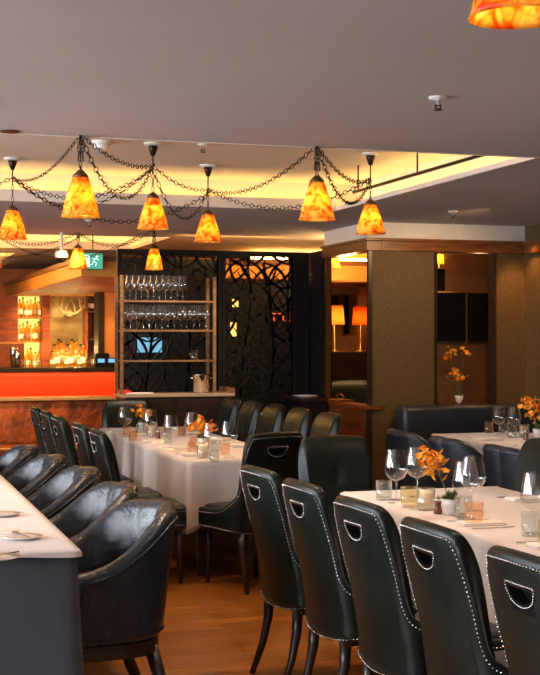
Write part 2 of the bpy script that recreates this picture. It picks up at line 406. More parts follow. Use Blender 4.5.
def leafscreen(name, label, x0, x1, seed, solid_from=None):
    o = thing(name, label, 'screen', ((x0 + x1) / 2, SY, 0), 0, 'leaf fretwork screens'); cx = (x0 + x1) / 2
    bm = B(); a, b = x0 - cx, x1 - cx; t = .035
    box(bm, a, a + t, -.03, .03, 0, ZS); box(bm, b - t, b, -.03, .03, 0, ZS); box(bm, a + t, b - t, -.03, .03, ZS - .05, ZS); box(bm, a + t, b - t, -.03, .03, 0, .12)
    if solid_from is not None: box(bm, solid_from - cx, b - t, -.02, .02, .12, ZS - .05)
    obj('frame', bm, M['black'], o)
    bm = B(); rr = random.Random(seed); xe = (solid_from - cx) if solid_from is not None else b - t
    nx = 3; wx = (xe - a) / nx
    clampx = lambda x: min(max(x, a + .02), xe)
    for c in range(nx + 1):
        sx = a + c * wx; pts = [(clampx(sx + .05 * math.sin(z * 3.1 + c * 1.7)), z) for z in [.1 + i * .08 for i in range(29)]]
        band(bm, pts, .011, -.012, .012)
        z = .15 + rr.random() * .1
        while z < ZS - .1:
            for s in (-1, 1):
                L = .34 + .08 * rr.random(); ang = s * (0.5 + .35 * rr.random()); wl = .075
                bxp, bz = sx + .05 * math.sin(z * 3.1 + c * 1.7), z
                d = (math.sin(ang), math.cos(ang)); nrm = (d[1], -d[0])
                for side in (-1, 1, 0):
                    pp = []
                    for i in range(9):
                        u = i / 8; off = side * wl * math.sin(PI * u) ** .8
                        pp.append((clampx(bxp + d[0] * L * u + nrm[0] * off), min(bz + d[1] * L * u + nrm[1] * off, ZS - .04)))
                    if side == 0: pp = pp[:6]
                    band(bm, pp, .013 if side else .005, -.012, .012)
            z += .24 + .04 * rr.random()
    obj('fretwork', bm, M['black'], o)
    return o
leafscreen('fretwork_screen', 'black leaf fretwork screen behind the glass shelving rack', xA, xB, 3)
leafscreen('fretwork_screen', 'black leaf fretwork screen beside the bronze column, right of the rack', xB + .005, xC - .02, 5, xat(292, SY))
# dim service lobby behind the screens
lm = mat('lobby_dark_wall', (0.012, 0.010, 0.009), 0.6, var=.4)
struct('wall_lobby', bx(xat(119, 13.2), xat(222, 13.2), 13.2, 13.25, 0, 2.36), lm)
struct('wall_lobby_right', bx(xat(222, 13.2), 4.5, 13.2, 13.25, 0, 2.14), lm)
o = tag(obj('wall_monitor', bx(-.125, .125, 0, .03, -.075, .075), emis('blue_screen_glow', (.25, .62, .85), .5)), 'small pale blue lit screen seen through the fretwork behind the rack', 'screen')
x = xat(150, 13.16); o.location = (x, 13.165, zat(345, x, 13.16))
o = tag(obj('wall_clock', B(), M['matte']), '', ''); bpy.data.objects.remove(o)
bm = B()
for q in (-.10, -.03, .06, .12): box(bm, q - .025, q + .02, 0, .01, .03, .04)
for q in (-.10, .0, .12): box(bm, q - .004, q + .004, 0, .01, -.04, .04)
for q in (-.05, .05): box(bm, q - .03, q + .025, 0, .01, -.045, -.036)
o = tag(obj('status_display', bm, emis('red_led', (1, .12, .02), .8)), 'faint red lit display seen through the right fretwork screen', 'display')
x = xat(284, 13.16); o.location = (x, 13.185, zat(317, x, 13.16))
for px, py, h_ in ((234, 330, .16), (236, 303, .08)):
    o = tag(obj('wall_light', bx(-.03, .03, 0, .02, -h_ / 2, h_ / 2), M['backlit']), 'yellow lit slot seen through the leaves of the right screen, %s one' % ('lower' if py > 310 else 'upper'), 'light')
    x = xat(px, 13.16); o.location = (x, 13.175, zat(py, x, 13.16))

# bar canopy and bar wall
XE = 2.2
bm = B(); box(bm, XE, 6.5, 13.42, YB - .1, 2.17, 2.36); struct('ceiling_canopy', bm, mat('canopy_ochre', (0.62, 0.25, 0.04), .5, var=.12), bevel=.01)
bm = B(); box(bm, XE - .03, 6.5, 13.39, 13.42, 2.33, 2.38); box(bm, XE - .03, XE, 13.39, YB - .1, 2.33, 2.38); struct('trim_12', bm, M['cwood'])
area('canopy_glow', (1.0, 15.5, 2.52), (0, math.radians(-75), 0), .3, 3.5, 42, (1, .52, .12))
area('screen_glow', (3.75, 13.1, 2.56), (math.radians(60), 0, 0), 1.2, .1, 5, (1, .5, .12))
PILX0, PILX1 = xat(104, 17.9), xat(118, 17.9)
struct('wall_bar_end', bx(PILX0, PILX1 + 2.5, 17.9, 18.2, 0, 2.17), mat('bar_pillar_ochre', (.40, .17, .04), .5, var=.2))
struct('trim_13', bx(xat(98, 17.9), PILX0, 17.87, 18.2, 0, 2.17), M['black'])
spot('pillar_light', (PILX0 + .1, 17.4, 2.1), 14, (1, .55, .2), 1.2, (PILX0 + .15, 17.9, 1.2))
# cornice row of canopy downlights
for i, px in enumerate((36, 44.5, 59, 82)):
    Y = 16.6 + .25 * i; x = xat(px, Y)
    o = thing('recessed_downlight', '%s recessed downlight from the left in the bar canopy' % ORD[i], 'downlight', (x, Y, 2.17), 0, 'downlights in the bar canopy')
    obj('trim_ring', lathe(B(), [(.03, 0), (.05, -.002), (.05, -.008), (.03, -.008)], 16), M['brass'], o)
    obj('lens', lathe(B(), [(0, -.004), (.03, -.004)], 16, cap=False), M['bulb'], o)
    spot('canopy_spot', (x, Y + .8, 2.14), 12, (1, .48, .12), 1.9)

# unseen warm spots without fixtures, added to brighten the aisles and tables
for (x_, y_, p_) in ((1.45, 5.6, 34), (1.45, 6.35, 42), (.5, 6.6, 20), (2.85, 4.2, 38), (2.85, 5.8, 42), (4.9, 8.8, 45), (1.5, 3.9, 25)):
    spot('warm_fill_spot', (x_, y_, ZC - .02), p_, (1, .70, .45), 1.75)
for (x_, y_, p_) in ((2.45, 8.9, 60), (2.45, 10.6, 50), (1.5, 7.9, 40)):
    spot('warm_fill_spot', (x_, y_, ZU - .02), p_, (1, .66, .38), 1.6)
spot('rack_fill', (2.75, 11.6, 2.55), 45, (1, .74, .48), 1.3, (2.78, 12.4, 1.6)); spot('rack_fill', (3.3, 11.6, 2.55), 20, (1, .7, .42), 1.2, (3.25, 12.4, 1.0))  # fixtureless spots added to brighten the rack glasses and console

# ================================================================ CHAIRS
def rounded_path(hw, yf, yb, rc, bow, NC=8):
    """U from front right round the back to front left; returns list of (x, y, nx, ny, b)"""
    P = []
    def add(x, y, nx, ny, b): P.append((x, y, nx, ny, b))
    ns = 9
    for i in range(ns): y = yf + (yb + rc - yf) * i / ns; add(hw, y, 1, 0, 0)
    nc = NC
    for i in range(nc + 1):
        a = i / nc * PI / 2; add(hw - rc + rc * math.cos(a), yb + rc - rc * math.sin(a), math.cos(a), -math.sin(a), math.sin(a))
    nb = 16; w_ = hw - rc
    for i in range(1, nb):
        u = 1 - 2 * i / nb; add(w_ * u, yb - bow * (1 - u * u), 0.25 * u * bow * 10, -1, 1)
    Q = [(-x, y, -nx, ny, b) for x, y, nx, ny, b in reversed(P[:ns + nc + 1])]
    return P + Q
def arclen(P):
    s = [0]
    for a, b in zip(P, P[1:]): s.append(s[-1] + math.hypot(a[0] - b[0], a[1] - b[1]))
    return s
class Shell:
    def __init__(s, P, top, bot, place, thick, M_=12):
        s.P = P; s.s = arclen(P); s.top = [top(p, q, s.s[-1]) for p, q in zip(P, s.s)]; s.bot = [bot(p) for p in P]; s.place = place; s.thick = thick; s.M = M_
    def interp(s, a):
        a = min(max(a, 0), s.s[-1] - 1e-6)
        for i in range(len(s.s) - 1):
            if s.s[i + 1] >= a: break
        u = (a - s.s[i]) / (s.s[i + 1] - s.s[i]); A, B_ = s.P[i], s.P[i + 1]
        return tuple(A[k] * (1 - u) + B_[k] * u for k in range(5))
    def pt(s, p, z, off=0.0): return s.place(p, z, off)
    def mesh(s):
        bm = B(); n_ = len(s.P); O, I = [], []
        for i, p in enumerate(s.P):
            zs = [s.bot[i] + (s.top[i] - s.bot[i]) * k / s.M for k in range(s.M + 1)]
            O.append([bm.verts.new(s.pt(p, z, 0)) for z in zs]); I.append([bm.verts.new(s.pt(p, z, s.thick(p, z, s.top[i]))) for z in zs])
        # rounded rim
        Rm = [bm.verts.new((Vector(O[i][-1].co) + Vector(I[i][-1].co)) / 2 + Vector((0, 0, .016))) for i in range(n_)]
        for i in range(n_ - 1):
            for k in range(s.M):
                bm.faces.new((O[i][k], O[i + 1][k], O[i + 1][k + 1], O[i][k + 1])); bm.faces.new((I[i][k], I[i][k + 1], I[i + 1][k + 1], I[i + 1][k]))
            bm.faces.new((O[i][-1], O[i + 1][-1], Rm[i + 1], Rm[i])); bm.faces.new((Rm[i], Rm[i + 1], I[i + 1][-1], I[i][-1]))
            bm.faces.new((O[i][0], I[i][0], I[i + 1][0], O[i + 1][0]))
        for i in (0, n_ - 1):
            for k in range(s.M): bm.faces.new((O[i][k], O[i][k + 1], I[i][k + 1], I[i][k]))
            bm.faces.new((O[i][-1], Rm[i], I[i][-1]))
        return bm
    def offset_curve(s, off, which='top'):
        zs = s.top if which == 'top' else s.bot
        c = [Vector((a, z)) for a, z in zip(s.s, zs)]; out = []
        for i in range(len(c)):
            t = c[min(i + 1, len(c) - 1)] - c[max(i - 1, 0)]; t.normalize(); nn = Vector((t.y, -t.x)) if which == 'top' else Vector((-t.y, t.x))
            out.append(c[i] + nn * off)
        return out
def nails_along(bm, pts, sp=.0145, r=.0034):
    acc = 0; 
    for a, b in zip(pts, pts[1:]):
        L = (b - a).length
        if L < 1e-6: continue
        t = -acc
        while True:
            t += sp
            if t > L: break
            ball(bm, a.lerp(b, t / L), r, 1)
        acc = L - (t - sp)
def evalmesh(o):
    dg = bpy.context.evaluated_depsgraph_get(); dg.update(); me = bpy.data.meshes.new_from_object(o.evaluated_get(dg)); return me

def make_dining_chair():
    root = thing('dining_chair', 'x', 'chair')
    hw, yf, yb, rc = .243, .24, -.20, .055
    P = rounded_path(hw, yf, yb, rc, .022, 16)
    def top(p, s_, tot):
        x, y, nx, ny, b = p
        if b >= .999:
            u = min(1, abs(x) / (hw - .03)); return .965 - .012 * u ** 2 - .0 - .03 * max(0, (u - .75) / .25) ** 2
        if b > .0:
            if b > .85: return .925 - .06 * ((1 - b) / .15) ** 1.3
            if b > .45: return .61 + .255 * (b - .45) / .40
            return .565 + .045 * (b / .45) ** 2
        u = (y - (yb + rc)) / (yf - yb - rc); return .475 + .09 * math.exp(-(u * 4.5) ** 1.3)
    bot = lambda p: .36 - (.025 * (1 - (p[0] / hw) ** 2) if p[4] > .5 else 0)
    def place(p, z, off):
        x, y, nx, ny, b = p; t = max(0, z - .42) / .54
        lean = -.11 * t ** 1.15; wd = 1 + .04 * t - .07 * math.exp(-((z - .62) / .09) ** 2)
        return Vector((x * wd - nx * off, y + lean - ny * off, z))
    def thick(p, z, tp):
        x, y, nx, ny, b = p; base = .04 + .028 * b
        puff = .014 * b * math.cos(min(1, abs(x) / hw) * PI / 2)
        for bxx, bz in ((0, .74),):
            r = math.hypot(x - bxx, z - bz); puff -= .022 * math.exp(-(r / .03) ** 2) * b
        return (base + puff) * (1 - .3 * max(0, (z - tp + .06) / .06))
    S = Shell(P, top, bot, place, thick, 14)
    o = obj('backrest', S.mesh(), M['gleather'], root, smooth=True, subsurf=1)
    # carrying slot
    cz = .865; outl = []
    for i in range(9): outl.append((-.062 + .124 * i / 8, .012))
    for i in range(1, 14): a = PI * i / 14; outl.append((.062 * math.cos(a), .008 - .040 * math.sin(a)))
    cb = B(); f0 = [cb.verts.new((x, -.6, cz + z)) for x, z in outl]; f1 = [cb.verts.new((x, -.265, cz + z)) for x, z in outl]
    cb.faces.new(f0); cb.faces.new(f1)
    for i in range(len(outl)): j = (i + 1) % len(outl); cb.faces.new((f0[i], f0[j], f1[j], f1[i]))
    cut = obj('cut', cb, M['matte']); md = o.modifiers.new('slot', 'BOOLEAN'); md.object = cut; md.operation = 'DIFFERENCE'; md.solver = 'EXACT'
    me = evalmesh(o); o.modifiers.clear(); o.data = me; bpy.data.objects.remove(cut)
    me.materials.append(M['matte']) if len(me.materials) < 2 else None
    for p in me.polygons:
        p.use_smooth = True
        if -.311 < p.center.y < -.262 and abs(p.center.x) < .066 and .815 < p.center.z < .885: p.material_index = 1; p.use_smooth = False  # matte black puts the shade of the hollow into the slot faces
    # nailheads
    bm = B()
    cv = S.offset_curve(.018); nails_along(bm, [S.pt(S.interp(a), z, -.002) for a, z in cv])
    obj('nailhead_trim', bm, M['nail'], o, smooth=True); bm = B()
    cv = S.offset_curve(.014, 'bot'); nails_along(bm, [S.pt(S.interp(a), z, -.002) for a, z in cv])
    obj('nailhead_trim', bm, M['nail'], o, smooth=True); bm = B()
    loop = [Vector((x * 1.2, 0, cz + (z + .011 if i < 9 else z * 1.25 + .011 * math.cos(min(1, (i - 8) / 3) * PI / 2)))) for i, (x, z) in enumerate(outl)]; loop.append(loop[0])
    pts = []
    for q in loop:
        a = min(range(len(S.P)), key=lambda i: abs(S.P[i][0] - q.x) + (0 if S.P[i][4] > .9 else 9))
        pp = list(S.P[a]); pp[0] = q.x; pp[1] = yb - .022 * (1 - (q.x / (hw - rc)) ** 2); pp[4] = 1
        wd = 1 + .04 * .9; pp[0] = q.x / wd
        pts.append(S.place(tuple(pp), q.z, -.002))
    nails_along(bm, pts, .0085, .003)
    obj('nailhead_trim', bm, M['nail'], o, smooth=True)
    # seat
    bm = B(); rbox(bm, -.205, .205, -.16, .25, .36, .50, .035, 4)
    for v in bm.verts:
        if v.co.z > .46: v.co.z += .014 * (1 - (v.co.x / .19) ** 2) * (1 - ((v.co.y - .05) / .22) ** 2)
    obj('seat', bm, M['gleather'], root, smooth=True)
    bm = B(); rbox(bm, -.2, .2, -.17, .235, .335, .365, .008, 2); obj('seat_rail', bm, M['dwood'], root)
    ball_m = B(); q = place((0, yb - .022, 0, -1, 1), .74, .058); ball(ball_m, q, .011, 2, (1, .5, 1)); obj('button', ball_m, M['gleather'], o, smooth=True)
    for s in (-1, 1):
        bm = B(); tube(bm, [(s * .175, .20, .35), (s * .178, .205, .17), (s * .182, .21, 0)], [.024, .018, .013], 8); obj('leg', bm, M['dwood'], root, smooth=True)
        bm = B(); tube(bm, [(s * .17, -.17, .36), (s * .172, -.175, .26), (s * .176, -.20, .14), (s * .185, -.25, .0)], [.027, .023, .018, .014], 8); obj('leg', bm, M['dwood'], root, smooth=True)
    return root

def make_tub_chair(name, material, piping=True, hw=.30, yf=.16, yb=-.27, zb=.85, za=.63, wood_rail=True):
    root = thing(name, 'x', 'armchair')
    rc = .2; P = rounded_path(hw, yf, yb, rc, .03)
    def top(p, s_, tot):
        x, y, nx, ny, b = p
        if b >= .999: return zb - .010 * (x / (hw - rc)) ** 2
        u = (y - (yb)) / (yf - yb)     # 0 at back .. 1 front
        k = max(0, (u - .04)); k = 1 - math.exp(-(k / .42) ** 1.7)
        return zb - .01 - (zb - za) * k * 1.03
    bot = lambda p: .335
    def place(p, z, off):
        x, y, nx, ny, b = p; t = max(0, z - .3) / .55
        fl = .045 * t
        return Vector((x + nx * fl - nx * off, y + ny * fl * 1.5 - ny * off, z))
    def thick(p, z, tp):
        t = (z - .3) / max(.1, tp - .3); return .075 + .02 * math.sin(PI * min(1, max(0, t))) + .008 * math.sin(p[0] * 38) * (p[4]) * t
    S = Shell(P, top, bot, place, thick, 10)
    bk = obj('backrest', S.mesh(), material, root, smooth=True, subsurf=1)
    bm = B(); pts = [S.pt(S.interp(a), z, -.002) for a, z in S.offset_curve(.028)]
    pts = [Vector(p) for p in pts]; f0 = S.pt(S.P[0], .345, -.0); f1 = S.pt(S.P[-1], .345, 0)
    tube(bm, [f0 + Vector((0, -.03, 0))] + [f0.lerp(pts[0], t) + Vector((0, -.03, 0)) for t in (.33, .66)] + pts[2:-2] + [f1.lerp(pts[-1], t) + Vector((0, -.03, 0)) for t in (.66, .33)] + [f1 + Vector((0, -.03, 0))], .0065, 6)
    obj('piping', bm, material, bk, smooth=True)
    bm = B(); rbox(bm, -hw + .07, hw - .07, yb + .08, yf + .05, .30, .47, .04, 4)
    for v in bm.verts:
        if v.co.z > .42: v.co.z += .02 * (1 - (v.co.x / hw) ** 2)
    obj('seat', bm, material, root, smooth=True)
    # rail following the plan
    bm = B(); ring = [(p[0] - p[2] * .012, p[1] - p[3] * .012) for p in P]
    v0 = [bm.verts.new((x, y, .280)) for x, y in ring]; v1 = [bm.verts.new((x, y, .337)) for x, y in ring]
    bm.faces.new(v0); bm.faces.new(v1)
    for i in range(len(ring)): j = (i + 1) % len(ring); bm.faces.new((v0[i], v0[j], v1[j], v1[i]))
    obj('seat_rail', bm, M['dwood'], root)
    bm = B(); nails_along(bm, [S.pt(p, .368, -.001) for p in P], .022, .0045); obj('nailhead_trim', bm, M['iron'], bk, smooth=True)
    for s in (-1, 1):
        bm = B(); tube(bm, [(s * .22, .11, .30), (s * .225, .125, .0)], [.028, .014], 8); obj('leg', bm, M['dwood'], root, smooth=True)
        bm = B(); tube(bm, [(s * .20, -.20, .30), (s * .215, -.25, .12), (s * .225, -.31, .0)], [.030, .023, .014], 8); obj('leg', bm, M['dwood'], root, smooth=True)
    return root

# ================================================================ TABLES
def make_cloth(hx, hy, z, drop, mt, seed=1, fold=.022, corner=.10, flare=.016):
    bm = B(); rr = random.Random(seed); r = .03
    per = []
    nX, nY = int(hx * 2 / .035), int(hy * 2 / .035)
    for i in range(nX): per.append((-hx + 2 * hx * i / nX, -hy, 0, -1))
    for i in range(nY): per.append((hx, -hy + 2 * hy * i / nY, 1, 0))
    for i in range(nX): per.append((hx - 2 * hx * i / nX, hy, 0, 1))
    for i in range(nY): per.append((-hx, hy - 2 * hy * i / nY, -1, 0))
    m = len(per); rings = []
    K = 12
    for k in range(K + 1):
        ring = []
        for i, (x, y, nx, ny) in enumerate(per):
            cd = min(math.hypot(x - sx * hx, y - sy * hy) for sx in (-1, 1) for sy in (-1, 1))
            cf = math.exp(-(cd / .13) ** 2)
            if cd < 1e-3 or cf > .2:
                sx = 1 if x > 0 else -1; sy = 1 if y > 0 else -1; q = cf
                nx2, ny2 = nx + sx * q * .8, ny + sy * q * .8; ll = math.hypot(nx2, ny2); nx2 /= ll; ny2 /= ll
            else: nx2, ny2 = nx, ny
            if k == 0: ring.append((x - nx * r * .6, y - ny * r * .6, z)); continue
            t = (k - 1) / (K - 1)
            D = (drop + corner * cf) * t
            nv = noise.noise(Vector((x * 5 + seed, y * 5, seed))) 
            wv = fold * t ** 1.1 * (math.sin(i * .52 + 2.2 * nv + seed) + .5 * nv) * (1 - .6 * cf)
            out = .006 + flare * t + wv + .03 * cf * t * (drop > .1)
            dz = -.008 if k == 1 else 0
            ring.append((x + nx2 * out, y + ny2 * out, z - D - .008 * (1 if k > 0 else 0) + .010 * t * nv))
        rings.append([bm.verts.new(p) for p in ring])
    for a, b in zip(rings, rings[1:]):
        for i in range(m): j = (i + 1) % m; bm.faces.new((a[i], a[j], b[j], b[i]))
    bm.faces.new(rings[0])
    return bm
TZ = 0.76
def table(label, x0, x1, y0, y1, drop, seed, clabel):
    cx, cy, hx, hy = (x0 + x1) / 2, (y0 + y1) / 2, (x1 - x0) / 2, (y1 - y0) / 2
    t = thing('restaurant_table', label, 'table', (cx, cy, 0), 0, 'long dining tables')
    obj('tabletop', bx(-hx + .02, hx - .02, -hy + .02, hy - .02, TZ - .05, TZ - .014), M['dwood'], t)
    for sx in (-1, 1):
        for sy in (-1, 1): obj('leg', bx(sx * (hx - .12) - .03, sx * (hx - .12) + .03, sy * (hy - .12) - .03, sy * (hy - .12) + .03, 0, TZ - .05), M['dwood'], t)
    c = obj('tablecloth', make_cloth(hx, hy, TZ, drop, None, seed), M['cloth'], smooth=True); c.location = (cx, cy, 0)
    tag(c, clabel, 'tablecloth', 'white tablecloths')
    sol = c.modifiers.new('thin', 'SOLIDIFY'); sol.thickness = .003; sol.offset = -1
    return c
MT = (2.04, 2.82, 8.25, 11.45); RT = (2.38, 3.26, 2.4, 6.35); LT = (-.25, .79, 4.93, 9.6); BT = (4.52, 5.35, 7.3, 9.95)
table('long table under white cloth in the middle of the room', *MT, .36, 2, 'white tablecloth with hanging folds on the middle table')
table('long table under white cloth in the right foreground', *RT, .40, 5, 'white tablecloth on the right foreground table beneath the candle and orange flowers')
table('table under white cloth beside the navy banquette', *BT, .38, 9, 'white tablecloth on the table beside the navy banquette')
# left table: slate skirt below a short white top cloth
cx, cy, hx, hy = (LT[0] + LT[1]) / 2, (LT[2] + LT[3]) / 2, (LT[1] - LT[0]) / 2, (LT[3] - LT[2]) / 2
t = thing('restaurant_table', 'long table with slate cloth in the left foreground beside grey armchairs', 'table', (cx, cy, 0), 0, 'long dining tables')
obj('tabletop', bx(-hx + .02, hx - .02, -hy + .02, hy - .02, TZ - .06, TZ - .03), M['dwood'], t)
for sx in (-1, 1):
    for sy in (-1, 1): obj('leg', bx(sx * (hx - .12) - .03, sx * (hx - .12) + .03, sy * (hy - .12) - .03, sy * (hy - .12) + .03, 0, TZ - .06), M['dwood'], t)
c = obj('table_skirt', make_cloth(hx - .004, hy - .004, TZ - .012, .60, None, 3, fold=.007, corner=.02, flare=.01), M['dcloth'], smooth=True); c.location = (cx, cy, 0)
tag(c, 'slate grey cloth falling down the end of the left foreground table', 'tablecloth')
c = obj('tablecloth', make_cloth(hx + .012, hy + .012, TZ, .016, None, 4, fold=.002, corner=.0, flare=.003), M['cloth'], smooth=True); c.location = (cx, cy, 0)
tag(c, 'short white cloth covering the top of the left foreground table', 'tablecloth')

# ================================================================ PLACE THE CHAIRS
proto = make_dining_chair(); used = [0]
def chair(X, Y, rz, label, group, s=1.0):
    """X,Y = centre of the seat; local +Y is where the chair faces"""
    if not used[0]:
        used[0] = 1; proto.location = (X, Y, 0); proto.rotation_euler = (0, 0, rz); proto['label'] = label; proto['group'] = group; proto.scale = (s,) * 3; return proto
    return dup(proto, (X, Y, 0), rz, label, group, s)
EAST, WEST, NORTH, SOUTH = -PI / 2, PI / 2, 0, PI
names = ['farthest', 'second farthest', 'middle', 'second nearest', 'nearest']
for i, Y in enumerate((5.67, 5.05, 4.43, 3.81, 3.19)):
    chair(1.74 + .27, Y, EAST + (.07, .03, .05, .02, .04)[i], ['leather dining chair farthest of the left row at the right foreground table, rear legs visible',
        'leather dining chair second along the left side of the right foreground table', 'middle chair of the five along the left side of the right foreground table',
        'leather dining chair whose slotted back stands right of centre in the foreground', 'leather dining chair cut by the lower right edge of the photo'][i], 'studded chairs along the right foreground table')
for i, (Y, dx) in enumerate(((8.30, .02), (8.93, .01), (9.84, 0), (10.5, 0), (11.17, 0))):
    chair(1.45 + .28 + dx, Y, EAST, '%s studded leather chair on the left side of the middle table' % names[4 - i], 'studded chairs on the left side of the middle table')
for i, Y in enumerate((9.22, 9.88, 10.54, 11.20, 11.86)):
    chair(3.45 - .38, Y, WEST, '%s tufted leather chair on the far right side of the middle table' % names[4 - i], 'tufted chairs on the right side of the middle table', 1.02)
chair(2.36, 7.93, math.radians(17), 'studded leather chair angled at the near end of the middle table', 'end chairs')
chair(2.68, 7.00, SOUTH, 'tufted leather chair at the far end of the right foreground table, facing the camera', 'end chairs')
chair(2.40, 11.82, SOUTH, 'black leather chair at the far end of the middle table', 'end chairs')
chair(3.45, 6.62, WEST + .1, 'leather chair on the far side of the right foreground table at the photo edge', 'end chairs')

ap = make_tub_chair('armchair', M['nleather'])
for i, (Y, X) in enumerate(((5.42, .92), (6.18, .92), (7.03, .885), (7.80, .83), (8.55, .77))):
    lab = ['nearest grey leather armchair at the left table, its whole side and legs in view', 'second grey leather armchair along the left table', 'third grey leather armchair along the left table',
           'fourth grey leather armchair along the left table', 'farthest grey leather armchair, cut by the left edge of the photo'][i]
    rz = WEST + (.12, .05, .0, .04, 0)[i]
    if i == 0: ap.location = (X, Y, 0); ap.rotation_euler = (0, 0, rz); ap['label'] = lab; ap['group'] = 'grey leather armchairs along the left table'
    else: dup(ap, (X, Y, 0), rz, lab, 'grey leather armchairs along the left table')
nv = make_tub_chair('armchair', M['bleather'], hw=.29, yf=.17, yb=-.26)
for i, (X, Y) in enumerate(((4.20, 9.25), (4.22, 8.50), (4.26, 7.72))):
    lab = ['navy leather armchair farthest back, beside the column', 'navy leather armchair in the middle with its sloping arm in view', 'navy leather armchair nearest the photo edge, partly hidden by a dining chair'][i]
    if i == 0: nv.location = (X, Y, 0); nv.rotation_euler = (0, 0, EAST); nv['label'] = lab; nv['group'] = 'navy armchairs'
    else: dup(nv, (X, Y, 0), EAST, lab, 'navy armchairs')
c = dup(ap, (3.80, 12.42, 0), SOUTH, 'dark leather armchair behind the tufted chairs in front of the screen', 'x', .95); del c['group']

# ================================================================ BANQUETTES AND BAR
o = thing('banquette', 'navy leather banquette against the bronze panelled wall', 'banquette', (0, 0, 0))
bm = B(); rbox(bm, xat(400, 10.95), XR - .02, 10.86, 11.10, .45, .935, .05, 4); obj('backrest', bm, M['bleather'], o, smooth=True)
bm = B(); rbox(bm, xat(400, 10.95), XR - .02, 10.30, 10.92, .30, .47, .05, 4); obj('seat', bm, M['bleather'], o, smooth=True)
obj('plinth', bx(xat(400, 10.95) + .02, XR - .04, 10.38, 11.1, 0, .30), M['dwood'], o)
o = thing('banquette', 'rust leather banquette below the glowing orange bar front', 'banquette', (0, 0, 0))
x0, x1 = -.6, xat(112, 13.9)
bm = B(); rbox(bm, x0, x1, 13.70, 13.95, .44, .90, .05, 4); obj('backrest', bm, M['rleather'], o, smooth=True)
bm = B(); rbox(bm, x0, x1, 13.15, 13.72, .28, .46, .05, 4); obj('seat', bm, M['rleather'], o, smooth=True)
obj('top_rail', bx(x0, x1, 13.66, 14.0, .90, .93), mat('honey_wood_rail', (.55, .30, .10), .35), o, bevel=.006)
bm = B(); tube(bm, [(x0, 13.14, .455), (x1, 13.14, .455)], .010, 8); obj('piping', bm, mat('ochre_piping', (.65, .33, .08), .4), o)
obj('plinth', bx(x0, x1, 13.25, 13.95, 0, .28), M['dwood'], o)
spot('banquette_light', (1.0, 12.9, 2.5), 50, (1, .5, .16), 1.8, (1.1, 13.8, .8)); spot('banquette_light', (2.0, 12.9, 2.5), 30, (1, .5, .16), 1.8, (2.0, 13.8, .8))

BY = 17.2; bx1 = xat(117, BY)
o = thing('bar_counter', 'bar counter with glowing orange front and dark top', 'bar counter', (0, 0, 0))
obj('front', bx(-1.2, bx1, BY, BY + .08, 0, 1.10), M['orange'], o)
obj('worktop', bx(-1.2, bx1 + .1, BY - .12, BY + .65, 1.10, 1.155), M['black'], o, bevel=.006)
obj('under_shelf', bx(-1.2, bx1 - .02, BY + .1, BY + .6, .6, .63), M['dwood'], o)
area('bar_front_wash', ((.2 + bx1) / 2, BY - .09, 1.07), (math.radians(28), 0, 0), 3.6, .04, 4, (1, .42, .10))
spot('bar_front_spot', (1.6, 15.8, 2.1), 82, (1, .45, .12), 2.2, (2.0, BY, .8)); spot('bar_front_spot', (2.7, 15.8, 2.1), 82, (1, .45, .12), 2.2, (2.9, BY, .8))

# back bar: lit shelves of bottles
WY = 19.6
def wx(px): return xat(px, WY)
def wz(py, px=50): return zat(py, wx(px), WY)
o = thing('back_bar', 'mahogany back bar with lit shelves behind the counter', 'shelving', (0, 0, 0))
bm = B(); box(bm, wx(-20), wx(18), WY, WY + .3, 0, 2.17); obj('side_panel', bm, M['rwood'], o)
bm = B(); box(bm, wx(42), wx(49.5), WY - .05, WY + .3, 0, 2.17); obj('post', bm, M['rwood'], o)
bm = B(); box(bm, wx(86), wx(87.3), WY - .05, WY + .3, 0, 2.17); obj('post', bm, M['rwood'], o)
bm = B(); box(bm, wx(95.5), wx(100), WY - .05, WY + .3, 0, 2.17); obj('post', bm, M['rwood'], o)
for py in (317.5, 341.5, 368): obj('shelf', bx(wx(18), wx(42), WY, WY + .3, wz(py) - .02, wz(py)), M['swood'], o)
for py in (311, 339, 368): obj('shelf', bx(wx(87), wx(95.5), WY, WY + .3, wz(py) - .02, wz(py)), M['swood'], o)
obj('shelf', bx(wx(49.5), wx(86), WY - .1, WY + .3, wz(367) - .02, wz(367)), M['swood'], o)
obj('backlit_panel', bx(wx(18), wx(42), WY + .3, WY + .32, wz(368), wz(296)), M['backlit'], o)
obj('backlit_panel', bx(wx(87), wx(95.5), WY + .3, WY + .32, wz(368), wz(290)), M['mwood'], o)
obj('mirror_panel', bx(wx(49.5), wx(86), WY + .3, WY + .32, wz(367), 2.17), mat('antique_mirror', (.34, .27, .13), .3, .6, var=.5, vscale=3), o)
spot('back_bar_light', (wx(70), WY - .5, 2.1), 22, (1, .7, .3), 1.6, (wx(68), WY + .3, 1.2)); spot('back_bar_light', (wx(30), WY - .4, 2.1), 14, (1, .6, .25), 1.6, (wx(30), WY + .2, 1.5))
for i, px in enumerate((30, 60, 76)):
    point('bottle_fill', (wx(px), WY - .12, wz(350)), 6, (1, .7, .28), .03)  # unseen points added among the bottles to make them brighter
BG = [thin_glass('bottle_gold', (1, .82, .35), .8, .45, (1, .75, .25)), thin_glass('bottle_clear', (1, .95, .75), .9, .35, (1, .9, .6)), thin_glass('bottle_amber', (1, .75, .3), .8, .45, (1, .66, .16))]
BL = ['golden', 'clear', 'amber']
protos = []
